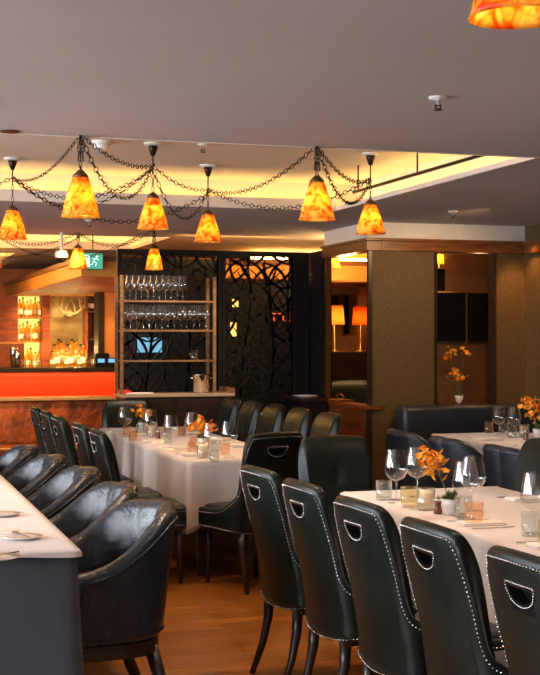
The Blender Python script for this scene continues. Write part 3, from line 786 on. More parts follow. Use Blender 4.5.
for k in range(3):
    t = thing('liquor_bottle', 'x', 'bottle')
    w_ = (.046, .050, .042)[k]; h_ = (.27, .24, .30)[k]
    obj('glass_body', lathe(B(), [(0, 0), (w_, 0), (w_, h_ * .6), (w_ * .9, h_ * .66), (.013, h_ * .8), (.012, h_ * .95), (0, h_ * .95)], 12), BG[k], t, smooth=True)
    obj('cap', lathe(B(), [(0, h_ * .93), (.015, h_ * .93), (.015, h_), (0, h_)], 8), M['matte'] if k else M['brass'], t)
    obj('paper_label', lathe(B(), [(w_ + .001, h_ * .18), (w_ + .001, h_ * .45)], 12, cap=False), mat('bottle_paper_%d' % k, [(.8, .7, .45), (.75, .75, .7), (.3, .12, .05)][k], .6), t)
    protos.append([t, 0])
def bottle(k, loc, label, group, s=1.0):
    t, u = protos[k]
    if not u: protos[k][1] = 1; t.location = loc; t['label'] = label; t['group'] = group; t.scale = (s,) * 3
    else: dup(t, loc, 0, label, group, s)
for si, (py, nm) in enumerate(((317.5, 'top'), (341.5, 'middle'), (368, 'bottom'))):
    for i in range(6):
        px = 20.5 + i * 3.9; k = (i * 2 + si) % 3
        bottle(k, (wx(px), WY + .1 + .08 * (i % 2), wz(py)), '%s bottle, %s from the left on the %s lit back-bar shelf' % (BL[k], ORD[i], nm), 'bottles on the lit left shelves')
for i in range(8):
    px = 52.5 + i * 4.4; k = (i * 5 + 1) % 3
    bottle(k, (wx(px), WY - .02, wz(367)), '%s bottle, %s from the left in the front row below the antlers' % (BL[k], ORD[i]), 'bottles below the antlers', (1.0, 1.2, 1.3)[i % 3])
for i in range(7):
    px = 56 + i * 4.4; k = (i * 4 + 1) % 3
    bottle(k, (wx(px), WY + .14, wz(367)), '%s bottle, %s from the left in the back row below the antlers' % (BL[k], ORD[i]), 'bottles below the antlers', 1.4)
for si, (py, nm) in enumerate(((311, 'top'), (368, 'bottom'))):
    for i in range(2):
        bottle(1, (wx(89.2 + i * 4), WY + .1, wz(py)), 'bottle, %s on the %s narrow right-hand bar shelf' % (('left', 'right')[i], nm), 'bottles on the narrow shelves', 1.1)
# antlers
bm = B()
cx_, cz_ = wx(70), wz(312, 70); Yq = WY + .05
for s in (-1, 1):
    main = [(cx_ + s * u * .30, Yq - .1 * math.sin(u * PI), cz_ - .03 + .0 + .30 * u ** 2.2) for u in [i / 8 for i in range(9)]]
    tube(bm, main, [.022 - .002 * i for i in range(9)], 8)
    for u, L in ((.35, .22), (.6, .26), (.8, .2)):
        b0 = Vector(main[int(u * 8)]); tube(bm, [b0, b0 + Vector((-s * .02, -.03, L * .5)), b0 + Vector((-s * .09, -.02, L))], [.013, .010, .003], 6)
ball(bm, (cx_, Yq, cz_ - .02), .05, 2, (1.2, .8, 1))
tag(obj('antlers', bm, mat('pale_antler', (.40, .29, .13), .5), smooth=True), 'pale antlers mounted on the mirror above the bar bottles', 'antlers')
# things on the counter
CT = 1.155
def on_counter(px, dy=.1): return (xat(px, BY + dy), BY + dy, CT)
bm = lathe(B(), [(0, 0), (.035, 0), (.048, .19), (.045, .195), (.033, .01), (0, .01)], 20)
o = tag(obj('cocktail_shaker', bm, M['chrome'], smooth=True), 'tall steel shaker tin standing on the bar', 'shaker'); o.location = on_counter(13.5); o.scale = (1, 1, 1.35)
o = tag(obj('cocktail_shaker', o.data.copy(), M['chrome']) if False else obj('cocktail_shaker', lathe(B(), [(0, 0), (.035, 0), (.048, .19), (.045, .195), (.033, .01), (0, .01)], 20), M['chrome'], smooth=True), 'shorter steel tin right of the tall shaker on the bar', 'shaker'); o.location = on_counter(17.5)
for i, px in enumerate((24, 31, 38, 88, 92)):
    bm = lathe(B(), [(0, 0), (.03, 0), (.034, .11), (.032, .11), (.028, .008), (0, .008)], 14)
    o = tag(obj('tumbler', bm, M['amber'] if i % 2 else M['glass'], smooth=True), '%s short glass from the left standing on the bar counter' % ORD[i], 'glass', 'glasses on the bar counter'); o.location = on_counter(px, .05)
t = thing('payment_terminal', 'black till terminal with two blue lit screens at the end of the bar', 'till', on_counter(105, .15))
bm = B(); rbox(bm, -.14, .14, -.1, .1, 0, .05, .015); obj('base', bm, M['matte'], t)
for s in (-1, 1):
    bm = B(); box(bm, s * .07 - .06, s * .07 + .06, -.11, -.09, .05, .13); obj('housing', bm, M['matte'], t)
    obj('display', bx(s * .07 - .045, s * .07 + .045, -.115, -.11, .065, .115), emis('till_blue_%d' % s, (.2, .5, .8), .7), t)
bm = B(); rbox(bm, -.12, .06, -.02, .12, .05, .19, .03); obj('printer', bm, M['matte'], t)
t = thing('serving_cabinet', 'red lit box standing on the bar left of the bottle shelves', 'cabinet', (xat(8, 18.3), 18.3, CT - .05))
obj('body', bx(-.22, .22, 0, .3, -.2, .36), M['mwood'], t); obj('top_rim', bx(-.23, .23, -.01, .31, .36, .38), M['brass'], t)
obj('base', bx(-.22, .22, 0, .3, -1.105, -.2), M['dwood'], t)

# ================================================================ PENDANTS AND CHAINS
def shade_bm(r=.098, h=.21):
    pr = []
    for i in range(13):
        u = i / 12; rr = .040 + (r - .040) * (.62 * u + .38 * math.sin(u * PI / 2)) + (.004 if i == 12 else 0); pr.append((rr, h * (1 - u)))
    t = .004
    inner = [(a - t, b) for a, b in reversed(pr)]
    bm = lathe(B(), pr + inner, 32, cap=False)
    return bm
def link_ring(bm, c, t, n, L, W, r):
    """one oval link centred at c, long axis t, flat axis n"""
    b = t.cross(n).normalized(); pts = []
    for k in range(12):
        a = 2 * PI * k / 12; pts.append(c + t * (L * math.cos(a)) + n * (W * math.sin(a)))
    seg = 4; rings = []
    m = len(pts)
    for i, p in enumerate(pts):
        rad = (p - c).normalized(); rings.append([bm.verts.new(p + rad * r * math.cos(2 * PI * q / seg) + b * r * math.sin(2 * PI * q / seg)) for q in range(seg)])
    for i in range(m):
        x, y = rings[i], rings[(i + 1) % m]
        for q in range(seg): bm.faces.new((x[q], x[(q + 1) % seg], y[(q + 1) % seg], y[q]))
def chain_bm(p0, p1, sag, style='ring', r=.0030, ks=1):
    p0, p1 = Vector(p0), Vector(p1); n_ = 80
    pts = [p0.lerp(p1, i / n_) + Vector((0, 0, -4 * sag * (i / n_) * (1 - i / n_))) for i in range(n_ + 1)]
    cum = [0]
    for a, b in zip(pts, pts[1:]): cum.append(cum[-1] + (b - a).length)
    def at(s):
        s = min(max(s, 0), cum[-1])
        for i in range(n_):
            if cum[i + 1] >= s: break
        u = (s - cum[i]) / max(1e-9, cum[i + 1] - cum[i]); return pts[i].lerp(pts[i + 1], u), (pts[i + 1] - pts[i]).normalized()
    bm = B(); s = 0; k = 0
    while s < cum[-1] - .01:
        if style == 'ring': L, W = ((.017, .015) if k % 2 == 0 else (.022, .006))
        elif style == 'long': L, W = ((.026, .010) if k % 2 == 0 else (.024, .008))
        else: L, W = (.016, .013)
        L *= ks
        c, t = at(s + L - .002); up = Vector((0, 0, 1)); n1 = t.cross(up)
        if n1.length < .1: n1 = Vector((1, 0, 0))
        n1.normalize(); n2 = n1.cross(t).normalized(); nn = n2 if k % 2 == 0 else n1
        if style == 'curb': a = (k % 2) * PI / 2 + .8; nn = n1 * math.cos(a) + n2 * math.sin(a)
        link_ring(bm, c, t, nn, L, W, r); s += 2 * L - 2.2 * r; k += 1
    return bm
BULB_W = 16
def lamp(label, X, Y, zb, ztop, zn=None, group='amber pendant lamps', r=.098, h=.21, power=BULB_W):
    """zb: bottom of shade; ztop: ceiling plate height or None for a hook; zn: chain node height"""
    t = thing('pendant_lamp', label, 'pendant lamp', (X, Y, zb), 0, group)
    obj('lamp_shade', shade_bm(r, h), M['shade'], t, smooth=True)
    obj('shade_cap', lathe(B(), [(0, h + .035), (.012, h + .035), (.022, h + .025), (.036, h + .012), (.044, h - .006), (.040, h - .006), (0, h - .004)], 20), M['capm'], t, smooth=True)
    sk = obj('socket', lathe(B(), [(0, h), (.016, h), (.016, h * .66), (0, h * .66)], 12), M['brass'], t)
    obj('bulb', ball(B(), (0, 0, h * .48), .026, 2, (1, 1, 1.35)), M['bulb'], sk, smooth=True)
    T = (ztop if ztop else zn) - zb; N_ = zn - zb
    if ztop:
        obj('ceiling_plate', lathe(B(), [(0, T), (.062, T), (.062, T - .012), (.030, T - .02), (0, T - .02)], 24), M['white'], t, smooth=False)
        obj('canopy', lathe(B(), [(0, T - .02), (.034, T - .02), (.030, T - .04), (.014, T - .085), (0, T - .09)], 20), M['iron'], t, smooth=True)
        obj('rod', tube(B(), [(0, 0, T - .08), (0, 0, N_)], .005, 8), M['iron'], t)
    else:
        obj('hook', tube(B(), [(0, .0, T), (0, 0, T - .02), (.012, 0, T - .035), (0, 0, T - .05), (-.012, 0, T - .035)], .004, 6), M['iron'], t)
    bm = chain_bm((0, 0, N_), (0, 0, h + .03), 0, 'long')
    if not ztop:
        for dx in (-.012, .014):
            c2 = chain_bm((dx * .3, 0, N_), (dx, 0, h + .08), 0, 'long'); me = bpy.data.meshes.new('t'); c2.to_mesh(me); c2.free(); bm.from_mesh(me); bpy.data.meshes.remove(me)
    obj('drop_chain', bm, M['iron'], t)
    point('pendant_bulb_light', (X, Y, zb + h * .45), power, (1, .60, .22), .028)
    return t
yh = 6.83
def hx(px, Y): return xat(px, Y)
N1 = (hx(80.5, yh), yh, 2.605); N2 = (hx(317, yh), yh, 2.605)
def up(px, py_cap, zn, zb):
    X, Y = onz(px, py_cap, ZU); return X, Y, zn, zb
X3, Y3 = onz(153, 143, ZU); X4, Y4 = onz(208, 165, ZU); X5, Y5 = onz(370.5, 153, ZU); X6, Y6 = onz(12.5, 158, ZU)
N3 = (X3, Y3, zat(166, X3, Y3)); N4 = (X4, Y4, zat(190, X4, Y4)); N5 = (X5, Y5, zat(179, X5, Y5)); N6 = (X6, Y6, zat(178, X6, Y6))
lamp('large amber lamp hanging by chain from the ceiling edge, second from the left', N1[0], yh, zat(217, N1[0], yh), None, 2.60, r=.098)
lamp('large amber lamp hanging by chain from the ceiling edge, right of centre', N2[0], yh, zat(220, N2[0], yh), None, 2.60, r=.098)
lamp('amber pendant on a ceiling plate between the two lamps left of the wine rack', X3, Y3, zat(229, X3, Y3), ZU, N3[2], r=.104)
lamp('reddish amber pendant hanging above the left end of the glass rack', X4, Y4, zat(242, X4, Y4), ZU, N4[2], r=.102)
lamp('amber pendant hanging farthest right under the lit ceiling recess', X5, Y5, zat(234, X5, Y5), ZU, N5[2], r=.104)
lamp('amber pendant at the left edge on a ceiling plate', X6, Y6, zat(239, X6, Y6), ZU, N6[2], r=.104)
r_ = 2.77; X7 = ((518 - 270) / F * r_) * CS + r_ * SN; Y7 = -((518 - 270) / F * r_) * SN + r_ * CS
lamp('closest amber pendant cut by the top right corner of the photo', X7, Y7, zat(18, X7, Y7), ZC, 2.50, r=.1)
yf_ = 13.46
F1, F2, F0 = (hx(78, 13.15), 13.15, 2.60), (hx(133, yf_), yf_, 2.60), (hx(-8, yf_), yf_, 2.60)
lamp('small distant amber pendant in front of the bar canopy beside the green sign', F1[0], F1[1], zat(269, *F1[:2]), None, 2.60, r=.098, power=3)
lamp('small distant amber pendant beside the top of the glass rack', F2[0], 12.45, zat(270, F2[0], 12.45), None, 2.60, r=.085, power=3)
lamp('distant amber pendant cut by the left edge of the photo', F0[0], yf_, zat(268, *F0[:2]), None, 2.60, r=.098, power=3)
F2 = (F2[0], 12.45, 2.60)
def chain(a, b, sag, style, label, r=.0030):
    dd = Vector(b) - Vector(a); lat = abs(dd.x * CS - dd.y * SN); ks = min(2.0, max(1, dd.length / max(.01, math.hypot(lat, 1.2 * sag)) * .8))
    a, b = Vector(a), Vector(b); bm = chain_bm((0, 0, 0), b - a, sag, style, r, ks)
    o = obj('decorative_chain', bm, M['iron']); o.location = a; tag(o, label, 'chain', 'chains draped between the lamps'); return o
N0 = (X6 - 1.3, Y6 - .1, N6[2])
chain(N1, N6, .10, 'long', 'long-linked chain from the ceiling edge lamp down to the leftmost lamp')
chain(N1, N3, .27, 'curb', 'dense chain looping low from the left ceiling hook to the plate lamp beside it')
chain(N1, N3, .06, 'ring', 'ring chain drawn nearly straight from the left ceiling hook to the lamp beside it')
chain(N6, N3, .24, 'long', 'chain passing behind the large left lamp from the leftmost lamp')
chain(N6, (N3[0], N3[1], N3[2] - .02), .17, 'ring', 'shallower chain crossing behind the large left lamp')
chain(N6, (N4[0], N4[1], N4[2] - .03), .26, 'ring', 'lowest ring chain sweeping from the leftmost lamp to above the glass rack')
chain(N0, N6, .16, 'ring', 'chain leaving the photo at the left edge')
chain(N3, N4, .05, 'ring', 'ring chain drawn tight between the two middle plate lamps')
chain((N3[0], N3[1], N3[2] - .02), N4, .27, 'curb', 'dense chain looping low between the two middle plate lamps')
chain(N4, N2, .11, 'ring', 'chain rising from above the glass rack to the hook right of centre')
chain(N4, N5, .17, 'ring', 'ring chain sagging behind the large right lamp')
chain(N2, N5, .24, 'curb', 'dense chain looping from the right hook to the rightmost lamp')
chain(N2, N5, .09, 'ring', 'shallower chain from the right hook to the rightmost lamp')
chain(F1, F0, .12, 'ring', 'distant chain draped in front of the bar left of the far lamps'); chain(F1, F2, .15, 'ring', 'distant chain draped between the far lamps by the glass rack')
chain(F0, (F2[0], 13.0, 2.60), .26, 'curb', 'distant chain hanging lowest across the bar canopy')
chain((F0[0] - .6, yf_, 2.6), (F1[0] + .1, yf_ + .02, 2.60), .24, 'curb', 'distant chain looping behind the leftmost far lamp')

# ceiling fittings
def sprinkler(px, py, z, label):
    X, Y = onz(px, py, z)
    t = thing('sprinkler_head', label, 'sprinkler', (X, Y, z), 0)
    obj('rosette', lathe(B(), [(0, 0), (.042, 0), (.038, -.008), (.02, -.014), (0, -.014)], 20), M['white'], t, smooth=True)
    obj('nozzle', lathe(B(), [(0, -.012), (.010, -.012), (.010, -.035), (.014, -.038), (0, -.038)], 12), M['chrome'], t)
    bm = B(); tube(bm, [(-.01, 0, -.03), (-.014, 0, -.045), (0, 0, -.055), (.014, 0, -.045), (.01, 0, -.03)], .003, 6); lathe(bm, [(0, -.055), (.018, -.055), (.018, -.058), (0, -.058)], 12)
    obj('deflector', bm, M['iron'], t)
sprinkler(438, 97, ZC, 'chrome sprinkler head on the grey ceiling at the right'); sprinkler(203, 144, ZU, 'small sprinkler head inside the lit ceiling recess')
sprinkler(453, 211, ZC, 'small sprinkler head on the ceiling above the wood cornice'); sprinkler(89, 220, ZC, 'small sprinkler head on the ceiling band between the two lit recesses')
X, Y = onz(102, 141, ZU); t = thing('smoke_detector', 'round white smoke detector inside the lit ceiling recess', 'smoke detector', (X, Y, ZU))
obj('base', lathe(B(), [(0, 0), (.068, 0), (.068, -.022), (0, -.022)], 24), M['white'], t); obj('sensor', lathe(B(), [(0, -.02), (.058, -.02), (.052, -.05), (.03, -.065), (0, -.067)], 24), M['white'], t, smooth=True)
X, Y = onz(8, 134, ZC); Y = min(Y, 6.80)
t = thing('recessed_downlight', 'recessed downlight at the far left of the grey ceiling', 'downlight', (X, Y, ZC)); obj('trim_ring', lathe(B(), [(.035, 0), (.05, 0), (.05, -.006), (.035, -.006)], 20), M['iron'], t)
t = thing('light_track', 'thin dark rail hanging inside the right side of the lit ceiling recess', 'rail', (3.62, 8.1, 0))
obj('rail', bx(-.008, .008, -1.1, 1.3, 2.645, 2.665), M['iron'], t)
for y in (-.9, .1, 1.2): obj('bracket', tube(B(), [(0, y, 2.66), (0, y, ZU)], .006, 6), M['iron'], t)
# dome camera and exit sign
Yd = 13.2; X = xat(61.5, Yd)
t = thing('security_camera', 'white dome security camera above the bar', 'camera', (X, Yd, ZC))
obj('mount', tube(B(), [(0, 0, 0), (0, 0, -.20)], .015, 8), M['white'], t); zz = zat(258, X, Yd) - ZC
obj('housing', lathe(B(), [(0, zz + .07), (.055, zz + .07), (.068, zz + .03), (.068, zz), (0, zz)], 20), M['white'], t, smooth=True)
obj('dome', ball(B(), (0, 0, zz), .055, 2, (1, 1, .9)), M['black'], t, smooth=True)
Ye = 13.33; X = xat(93.5, Ye); ze = zat(261, X, Ye)
t = thing('exit_sign', 'green running man exit sign hanging near the bar canopy', 'sign', (X, Ye, ze))
obj('panel', bx(-.105, .095, 0, .02, -.08, .08), emis('exit_green', (.06, .30, .20), .9), t)
bm = B(); wv = []
def qd(x0, x1, z0, z1): box(bm, x0, x1, -.004, 0, z0, z1)
qd(-.095, -.04, -.06, .06)      # the doorway
ball(bm, (.035, -.004, .045), .013, 2, (1, .3, 1))
for seg in (((.030, .03), (.0, .0)), ((.0, .0), (.03, -.02)), ((.03, -.02), (.02, -.055)), ((.0, .0), (-.015, -.035)), ((-.015, -.035), (-.035, -.04)), ((.025, .025), (.055, .01)), ((.02, .028), (-.015, .022))):
    tube(bm, [(seg[0][0], -.003, seg[0][1]), (seg[1][0], -.003, seg[1][1])], .007, 6, flat=.5)
obj('running_man', bm, emis('exit_white', (.75, 1, .85), .9), t)
obj('housing', bx(-.11, .10, .02, .05, -.085, .085), M['matte'], t); obj('rod', tube(B(), [(0, .04, .085), (0, .04, ZC - ze)], .006, 6), M['iron'], t)

# ================================================================ GLASS RACK
RY = 12.42
rx0, rx1 = xat(119, RY), xat(211, RY); rc_ = (rx0 + rx1) / 2; hw_ = (rx1 - rx0) / 2
def rz(py): return zat(py, rc_, RY)
t = thing('shelving_rack', 'open wooden shelving rack of wine glasses against the fretwork screen', 'shelving', (rc_, RY, 0))
ztop = rz(277); zc = rz(393)
for s in (-1, 1):
    bm = B()
    for y in (-.13, .13): box(bm, s * hw_ - .014, s * hw_ + .014, y - .014, y + .014, zc, ztop)
    obj('side_frame', bm, M['swood'], t)
for py in (301, 330, 360): obj('shelf', bx(-hw_ + .014, hw_ - .014, -.14, .14, rz(py) - .015, rz(py)), M['swood'], t)
t = thing('console', 'dark console with pale worktop carrying the glass rack', 'sideboard', (rc_ + .05, RY, 0))
obj('worktop', bx(-hw_ - .06, hw_ + .13, -.22, .22, zc - .03, zc), mat('pale_wood_top', (.42, .27, .16), .4), t, bevel=.004)
obj('body', bx(-hw_ - .03, hw_ + .1, -.2, .2, 0, zc - .03), M['dwood'], t)
for s in (-1, 1): obj('drawer', bx(s * .26 - .24, s * .26 + .24, -.212, -.2, zc - .22, zc - .05), M['dwood'], t)
obj('end_lip', bx(hw_ + .09, hw_ + .13, -.22, .22, zc, zc + .05), M['swood'], t)

# ================================================================ TABLEWARE
def make_wine(name='wine_glass', k=1.0):
    t = thing(name, 'x', 'wine glass')
    pr = [(.036, 0), (.036, .003), (.006, .008), (.0042, .02), (.0042, .075), (.009, .085), (.034, .096), (.050 * k, .120), (.0535 * k, .135), (.051 * k, .155), (.046 * k, .185), (.0385 * k, .222)]
    obj('stem', lathe(B(), [(0, 0)] + pr[:6], 24, cap=False), M['glass'], t, smooth=True)
    obj('bowl', lathe(B(), pr[5:], 24, cap=False), M['glass'], t, smooth=True)
    return t
wine = make_wine(); wine_used = [0]
def wglass(X, Y, z, label, group, s=1.0):
    if not wine_used[0]: wine_used[0] = 1; wine.location = (X, Y, z); wine['label'] = label; wine['group'] = group; wine.scale = s if isinstance(s, tuple) else (s,) * 3; return wine
    return dup(wine, (X, Y, z), R.random() * 3, label, group, s)
def tum_bm(r, h): return lathe(B(), [(0, 0), (r * .92, 0), (r, h * .1), (r, h), (r - .003, h), (r - .003, .012), (0, .012)], 20)
def tumbler(X, Y, z, kind, label, group, r=.040, h=.094):
    o = obj('tumbler', tum_bm(r, h), M[kind], smooth=False); o.location = (X, Y, z)
    for p in o.data.polygons: p.use_smooth = len(p.vertices) == 4
    return tag(o, label, 'drinking glass', group)
# glasses on the rack
zr = .0
for row, (py, npx, x0p, x1p, nm) in enumerate(((301, 11, 124, 183, 'top'), (330, 14, 124, 206, 'second'))):
    for back in (0,):
        for i in range(npx):
            px = x0p + (x1p - x0p) * i / (npx - 1) + back * 2.3; Yg = RY + (-.08 if not back else .07); X = xat(px, Yg)
            if X > rx1 - .06: continue
            wglass(X, Yg, rz(py) + .001, 'upright wine glass, %s from the left in the %s row of the %s rack shelf' % (ORD[i], ('front', 'back')[back], nm), 'wine glasses on the rack', (.78, .78, 1.08))
X = xat(194, RY); tumbler(X, RY, rz(360), 'glass', 'lone short glass on the third shelf of the rack', None, .04, .10); 
t = thing('ice_bucket', 'steel ice bucket with side handles on the rack console', 'ice bucket', (xat(201, RY - .05), RY - .05, zc))
obj('pail', lathe(B(), [(0, 0), (.062, 0), (.075, .01), (.085, .17), (.090, .175), (.086, .18), (.078, .17), (.068, .015), (0, .015)], 28), M['chrome'], t, smooth=True)
for s in (-1, 1): obj('handle', tube(B(), [(s * .083, -.03, .14), (s * .105, -.025, .145), (s * .11, 0, .145), (s * .105, .025, .145), (s * .083, .03, .14)], .005, 6), M['chrome'], t, smooth=True)
tag(obj('napkin_box', rbox(B(), -.05, .05, -.09, .09, 0, .035, .004), M['orange']), 'small orange box at the left end of the rack console', 'box').location = (xat(124, RY - .05), RY - .05, zc)
tag(obj('folded_menu', rbox(B(), -.13, .13, -.06, .06, 0, .012, .003), M['napkin']), 'folded paper lying beside the orange box on the console', 'menu').location = (xat(139, RY - .1), RY - .1, zc)
# service stand by the column
sx_ = 4.05; t = thing('service_stand', 'dark service stand beside the column with pale plates on it', 'sideboard', (4.27, 12.45, 0))
obj('top', bx(-.13, .15, -.3, .3, .93, .96), M['dwood'], t); obj('body', bx(-.12, .14, -.28, .28, 0, .93), M['black'], t)
for i, (dx, dz) in enumerate(((.13, 0), (.13, .012), (.15, 0))):
    o = obj('side_plate', lathe(B(), [(0, .002), (.05, .002), (.1, .010), (.1, .012), (.05, .006), (0, .006)], 24), M['ceramic'], smooth=True); o.location = (4.13 + dx, 12.3 + (i == 2) * .23, .96 + dz)
    tag(o, ['white plate at the bottom of the stack on the service stand', 'white plate on top of the stack on the service stand', 'single white plate nearest the column on the service stand'][i], 'plate')
o = tag(obj('serving_tray', rbox(B(), -.16, .16, -.09, .09, 0, .02, .004), M['mwood']), 'small wooden tray standing on the ledge of the column opening', 'tray'); o.location = (CX + .05, yat(340, CX + .05), LED); o.rotation_euler = (0, 0, PI / 2)
bm = B(); 
# arched handle of the tray
tube(bm, [(-.12, 0, .015), (-.10, 0, .05), (-.03, 0, .07), (.03, 0, .07), (.10, 0, .05), (.12, 0, .015)], .006, 6); obj('handle', bm, M['mwood'], o)

def cutlery(X, Y, z, rz_, kind, label, group):
    bm = B()
    if kind == 'knife':
        rbox(bm, -.005, .005, -.10, -.01, 0, .004, .001, 1); rbox(bm, -.009, .007, -.01, .10, .001, .003, .0008, 1)
    else:
        rbox(bm, -.003, .003, -.10, .04, 0, .004, .001, 1); rbox(bm, -.010, .010, .04, .06, .001, .003, .0008, 1)
        for q in (-.009, -.003, .003, .009): box(bm, q - .0012, q + .0012, .06, .095, .001, .003)
    o = obj(kind, bm, M['chrome']); o.location = (X, Y, z); o.rotation_euler = (0, 0, rz_); return tag(o, label, kind, group)
def napkin(X, Y, z, rz_, label, group, w_=.10, l_=.20):
    t = thing('napkin', label, 'napkin', (X, Y, z), rz_, group)
    bm = rbox(B(), -w_ / 2, w_ / 2, -l_ / 2, l_ / 2, 0, .006, .0025, 2); obj('lower_fold', bm, M['napkin'], t, smooth=True)
    bm = rbox(B(), -w_ / 2 + .003, w_ / 2, -l_ / 2 + .002, l_ / 2 - .004, .006, .013, .003, 2); obj('upper_fold', bm, M['napkin'], t, smooth=True)
    return t
def place_setting(X, Y, side, tn, who):
    """side -1: seat on the left side of the table, +1 on the right"""
    z = TZ + .001
    napkin(X, Y, z, PI / 2 + side * .05, 'folded white napkin laid before the %s seat, %s side of the %s table' % (who, 'left' if side < 0 else 'right', tn), 'napkins')
    cutlery(X, Y - .12, z, -PI / 2 * -side, 'fork', 'fork laid before the %s seat, %s side of the %s table' % (who, 'left' if side < 0 else 'right', tn), 'forks')
    cutlery(X, Y + .12, z, -PI / 2 * -side, 'knife', 'knife laid before the %s seat, %s side of the %s table' % (who, 'left' if side < 0 else 'right', tn), 'knives')
for i, Y in enumerate((5.70, 5.05, 4.43, 3.81)):
    place_setting(RT[0] + .14, Y, -1, 'right foreground', names[i]); place_setting(RT[1] - .14, Y + .05, 1, 'right foreground', names[i])
for i, Y in enumerate((8.62, 9.2, 9.84, 10.5, 11.1)):
    place_setting(MT[0] + .14, Y, -1, 'middle', names[4 - i]); place_setting(MT[1] - .14, Y + .02, 1, 'middle', names[4 - i])
for i, Y in enumerate((7.75, 8.5, 9.25)): place_setting(BT[0] + .14, Y, -1, 'banquette', names[4 - i])
# flowers
def blossom(bm, c, r, rr):
    a0 = rr.random() * 6; ax = Vector((rr.uniform(-1, 1), rr.uniform(-1, 1), rr.uniform(.2, 1))).normalized(); u = ax.orthogonal().normalized(); v = ax.cross(u)
    for k in range(6):
        a = a0 + k * PI / 3; d = u * math.cos(a) + v * math.sin(a); s_ = ax.cross(d)
        tip = c + d * r + ax * r * .45; m1 = c + d * r * .6 + ax * r * .4
        q = [bm.verts.new(p) for p in (c, m1 + s_ * r * .38, tip, m1 - s_ * r * .38)]
        bm.faces.new(q)
def arrangement(X, Y, z, label, heads, seed, potm='ceramic', s=1.0, group=None):
    rr = random.Random(seed); t = thing('potted_flowers', label, 'flower pot', (X, Y, z), 0, group)
    obj('pot', lathe(B(), [(0, 0), (.022, 0), (.024, .008), (.038, .03), (.043, .07), (.040, .072), (.034, .06), (0, .055)], 24), M[potm], t, smooth=True)
    bm = B()
    for k in range(60):
        a = rr.random() * 2 * PI; el = rr.uniform(.2, 1.4); L = rr.uniform(.03, .055); d = Vector((math.cos(a) * math.cos(el), math.sin(a) * math.cos(el), math.sin(el)))
        c = Vector((rr.uniform(-.02, .02), rr.uniform(-.02, .02), .06)); s_ = d.cross(Vector((0, 0, 1)))
        if s_.length < .01: continue
        s_.normalize(); n_ = s_.cross(d)
        q = [bm.verts.new(p) for p in (c, c + d * L * .6 + s_ * L * .22 + n_ * .003, c + d * L, c + d * L * .6 - s_ * L * .22 + n_ * .003)]; bm.faces.new(q)
    obj('foliage', bm, M['leaf'], t)
    bs, bp = B(), B()
    for (hx_, hy_, hz_, n_, sp) in heads:
        tube(bs, [(0, 0, .05), (hx_ * .5, hy_ * .5, .05 + (hz_ - .05) * .6), (hx_, hy_, hz_)], .0022, 5)
        for k in range(int(n_ * 1.7)):
            p = Vector((hx_ + rr.gauss(0, sp), hy_ + rr.gauss(0, sp), hz_ + rr.gauss(0, sp * .9))); blossom(bp, p, rr.uniform(.018, .026), rr)
            tube(bs, [(hx_, hy_, hz_ - sp), p], .0012, 4)
    obj('stems', bs, M['stem'], t); obj('blossoms', bp, M['petal'], t)
    return t
def candle(X, Y, z, label):
    t = thing('candle', label, 'candle', (X, Y, z), 0, 'candles in glass cylinders')
    wx_ = obj('wax', lathe(B(), [(0, .004), (.030, .004), (.031, .075), (.027, .085), (.01, .088), (.0, .09)], 24), M['wax'], t, smooth=True)
    obj('wick', tube(B(), [(0, 0, .088), (0, 0, .100)], .0015, 5), M['matte'], wx_)
    obj('glass_cylinder', lathe(B(), [(.040, 0), (.042, .004), (.042, .10), (.040, .10), (.040, .004), (0, .003), (0, 0)], 24), M['glass'], t, smooth=True)
def mill(X, Y, z, label):
    t = thing('pepper_mill', label, 'pepper mill', (X, Y, z), 0, 'pepper mills')
    obj('body', lathe(B(), [(0, 0), (.020, 0), (.021, .008), (.015, .03), (.014, .045), (.017, .055), (0, .055)], 20), M['mill'], t, smooth=True)
    obj('cap', lathe(B(), [(0, .055), (.015, .055), (.016, .066), (.010, .074), (.004, .076), (.004, .082), (0, .083)], 20), M['chrome'], t, smooth=True)
Z1 = TZ + .001
def on(px, py): return (*onz(px, py, TZ), Z1)
G = 'wine glasses on the right foreground table'
wglass(*on(396, 500), 'wine glass at the left of the pair behind the candle, right foreground table', G, 1.1); wglass(*on(417, 497), 'wine glass at the right of the pair behind the candle, right foreground table', G, 1.1)
wglass(*on(466, 519), 'front one of two overlapping wine glasses right of the orange flowers', G, 1.12); wglass(*on(473, 511), 'rear one of two overlapping wine glasses right of the orange flowers', G, 1.12)
wglass(*on(535, 535), 'wine glass cut by the right edge of the photo, right foreground table', G, 1.12)
G = 'water glasses on the right foreground table'
tumbler(*on(384, 500), 'tumbler', 'clear tumbler farthest left on the right foreground table', G); tumbler(*on(409, 507), 'olive', 'greenish tumbler left of the candle', G)
tumbler(*on(463, 517), 'tumbler', 'grey tumbler beside the white flower pot', G); tumbler(*on(474, 525), 'amber', 'peach tinted tumbler right of the white flower pot', G)
tumbler(*on(531, 536), 'tumbler', 'smoky grey tumbler at the right edge of the photo', G); tumbler(*on(548, 546), 'olive', 'tumbler with amber tint cut off by the right edge', G)
candle(*on(426, 510), 'ivory candle in a glass cylinder on the right foreground table'); mill(*on(438, 514), 'red brown pepper mill in front of the candle, right foreground table')
arrangement(*on(451, 515), 'white pot of sage leaves with tall orange blossoms on the right foreground table', [(-.09, .02, .245, 34, .026), (-.075, .0, .20, 12, .022)], 3)
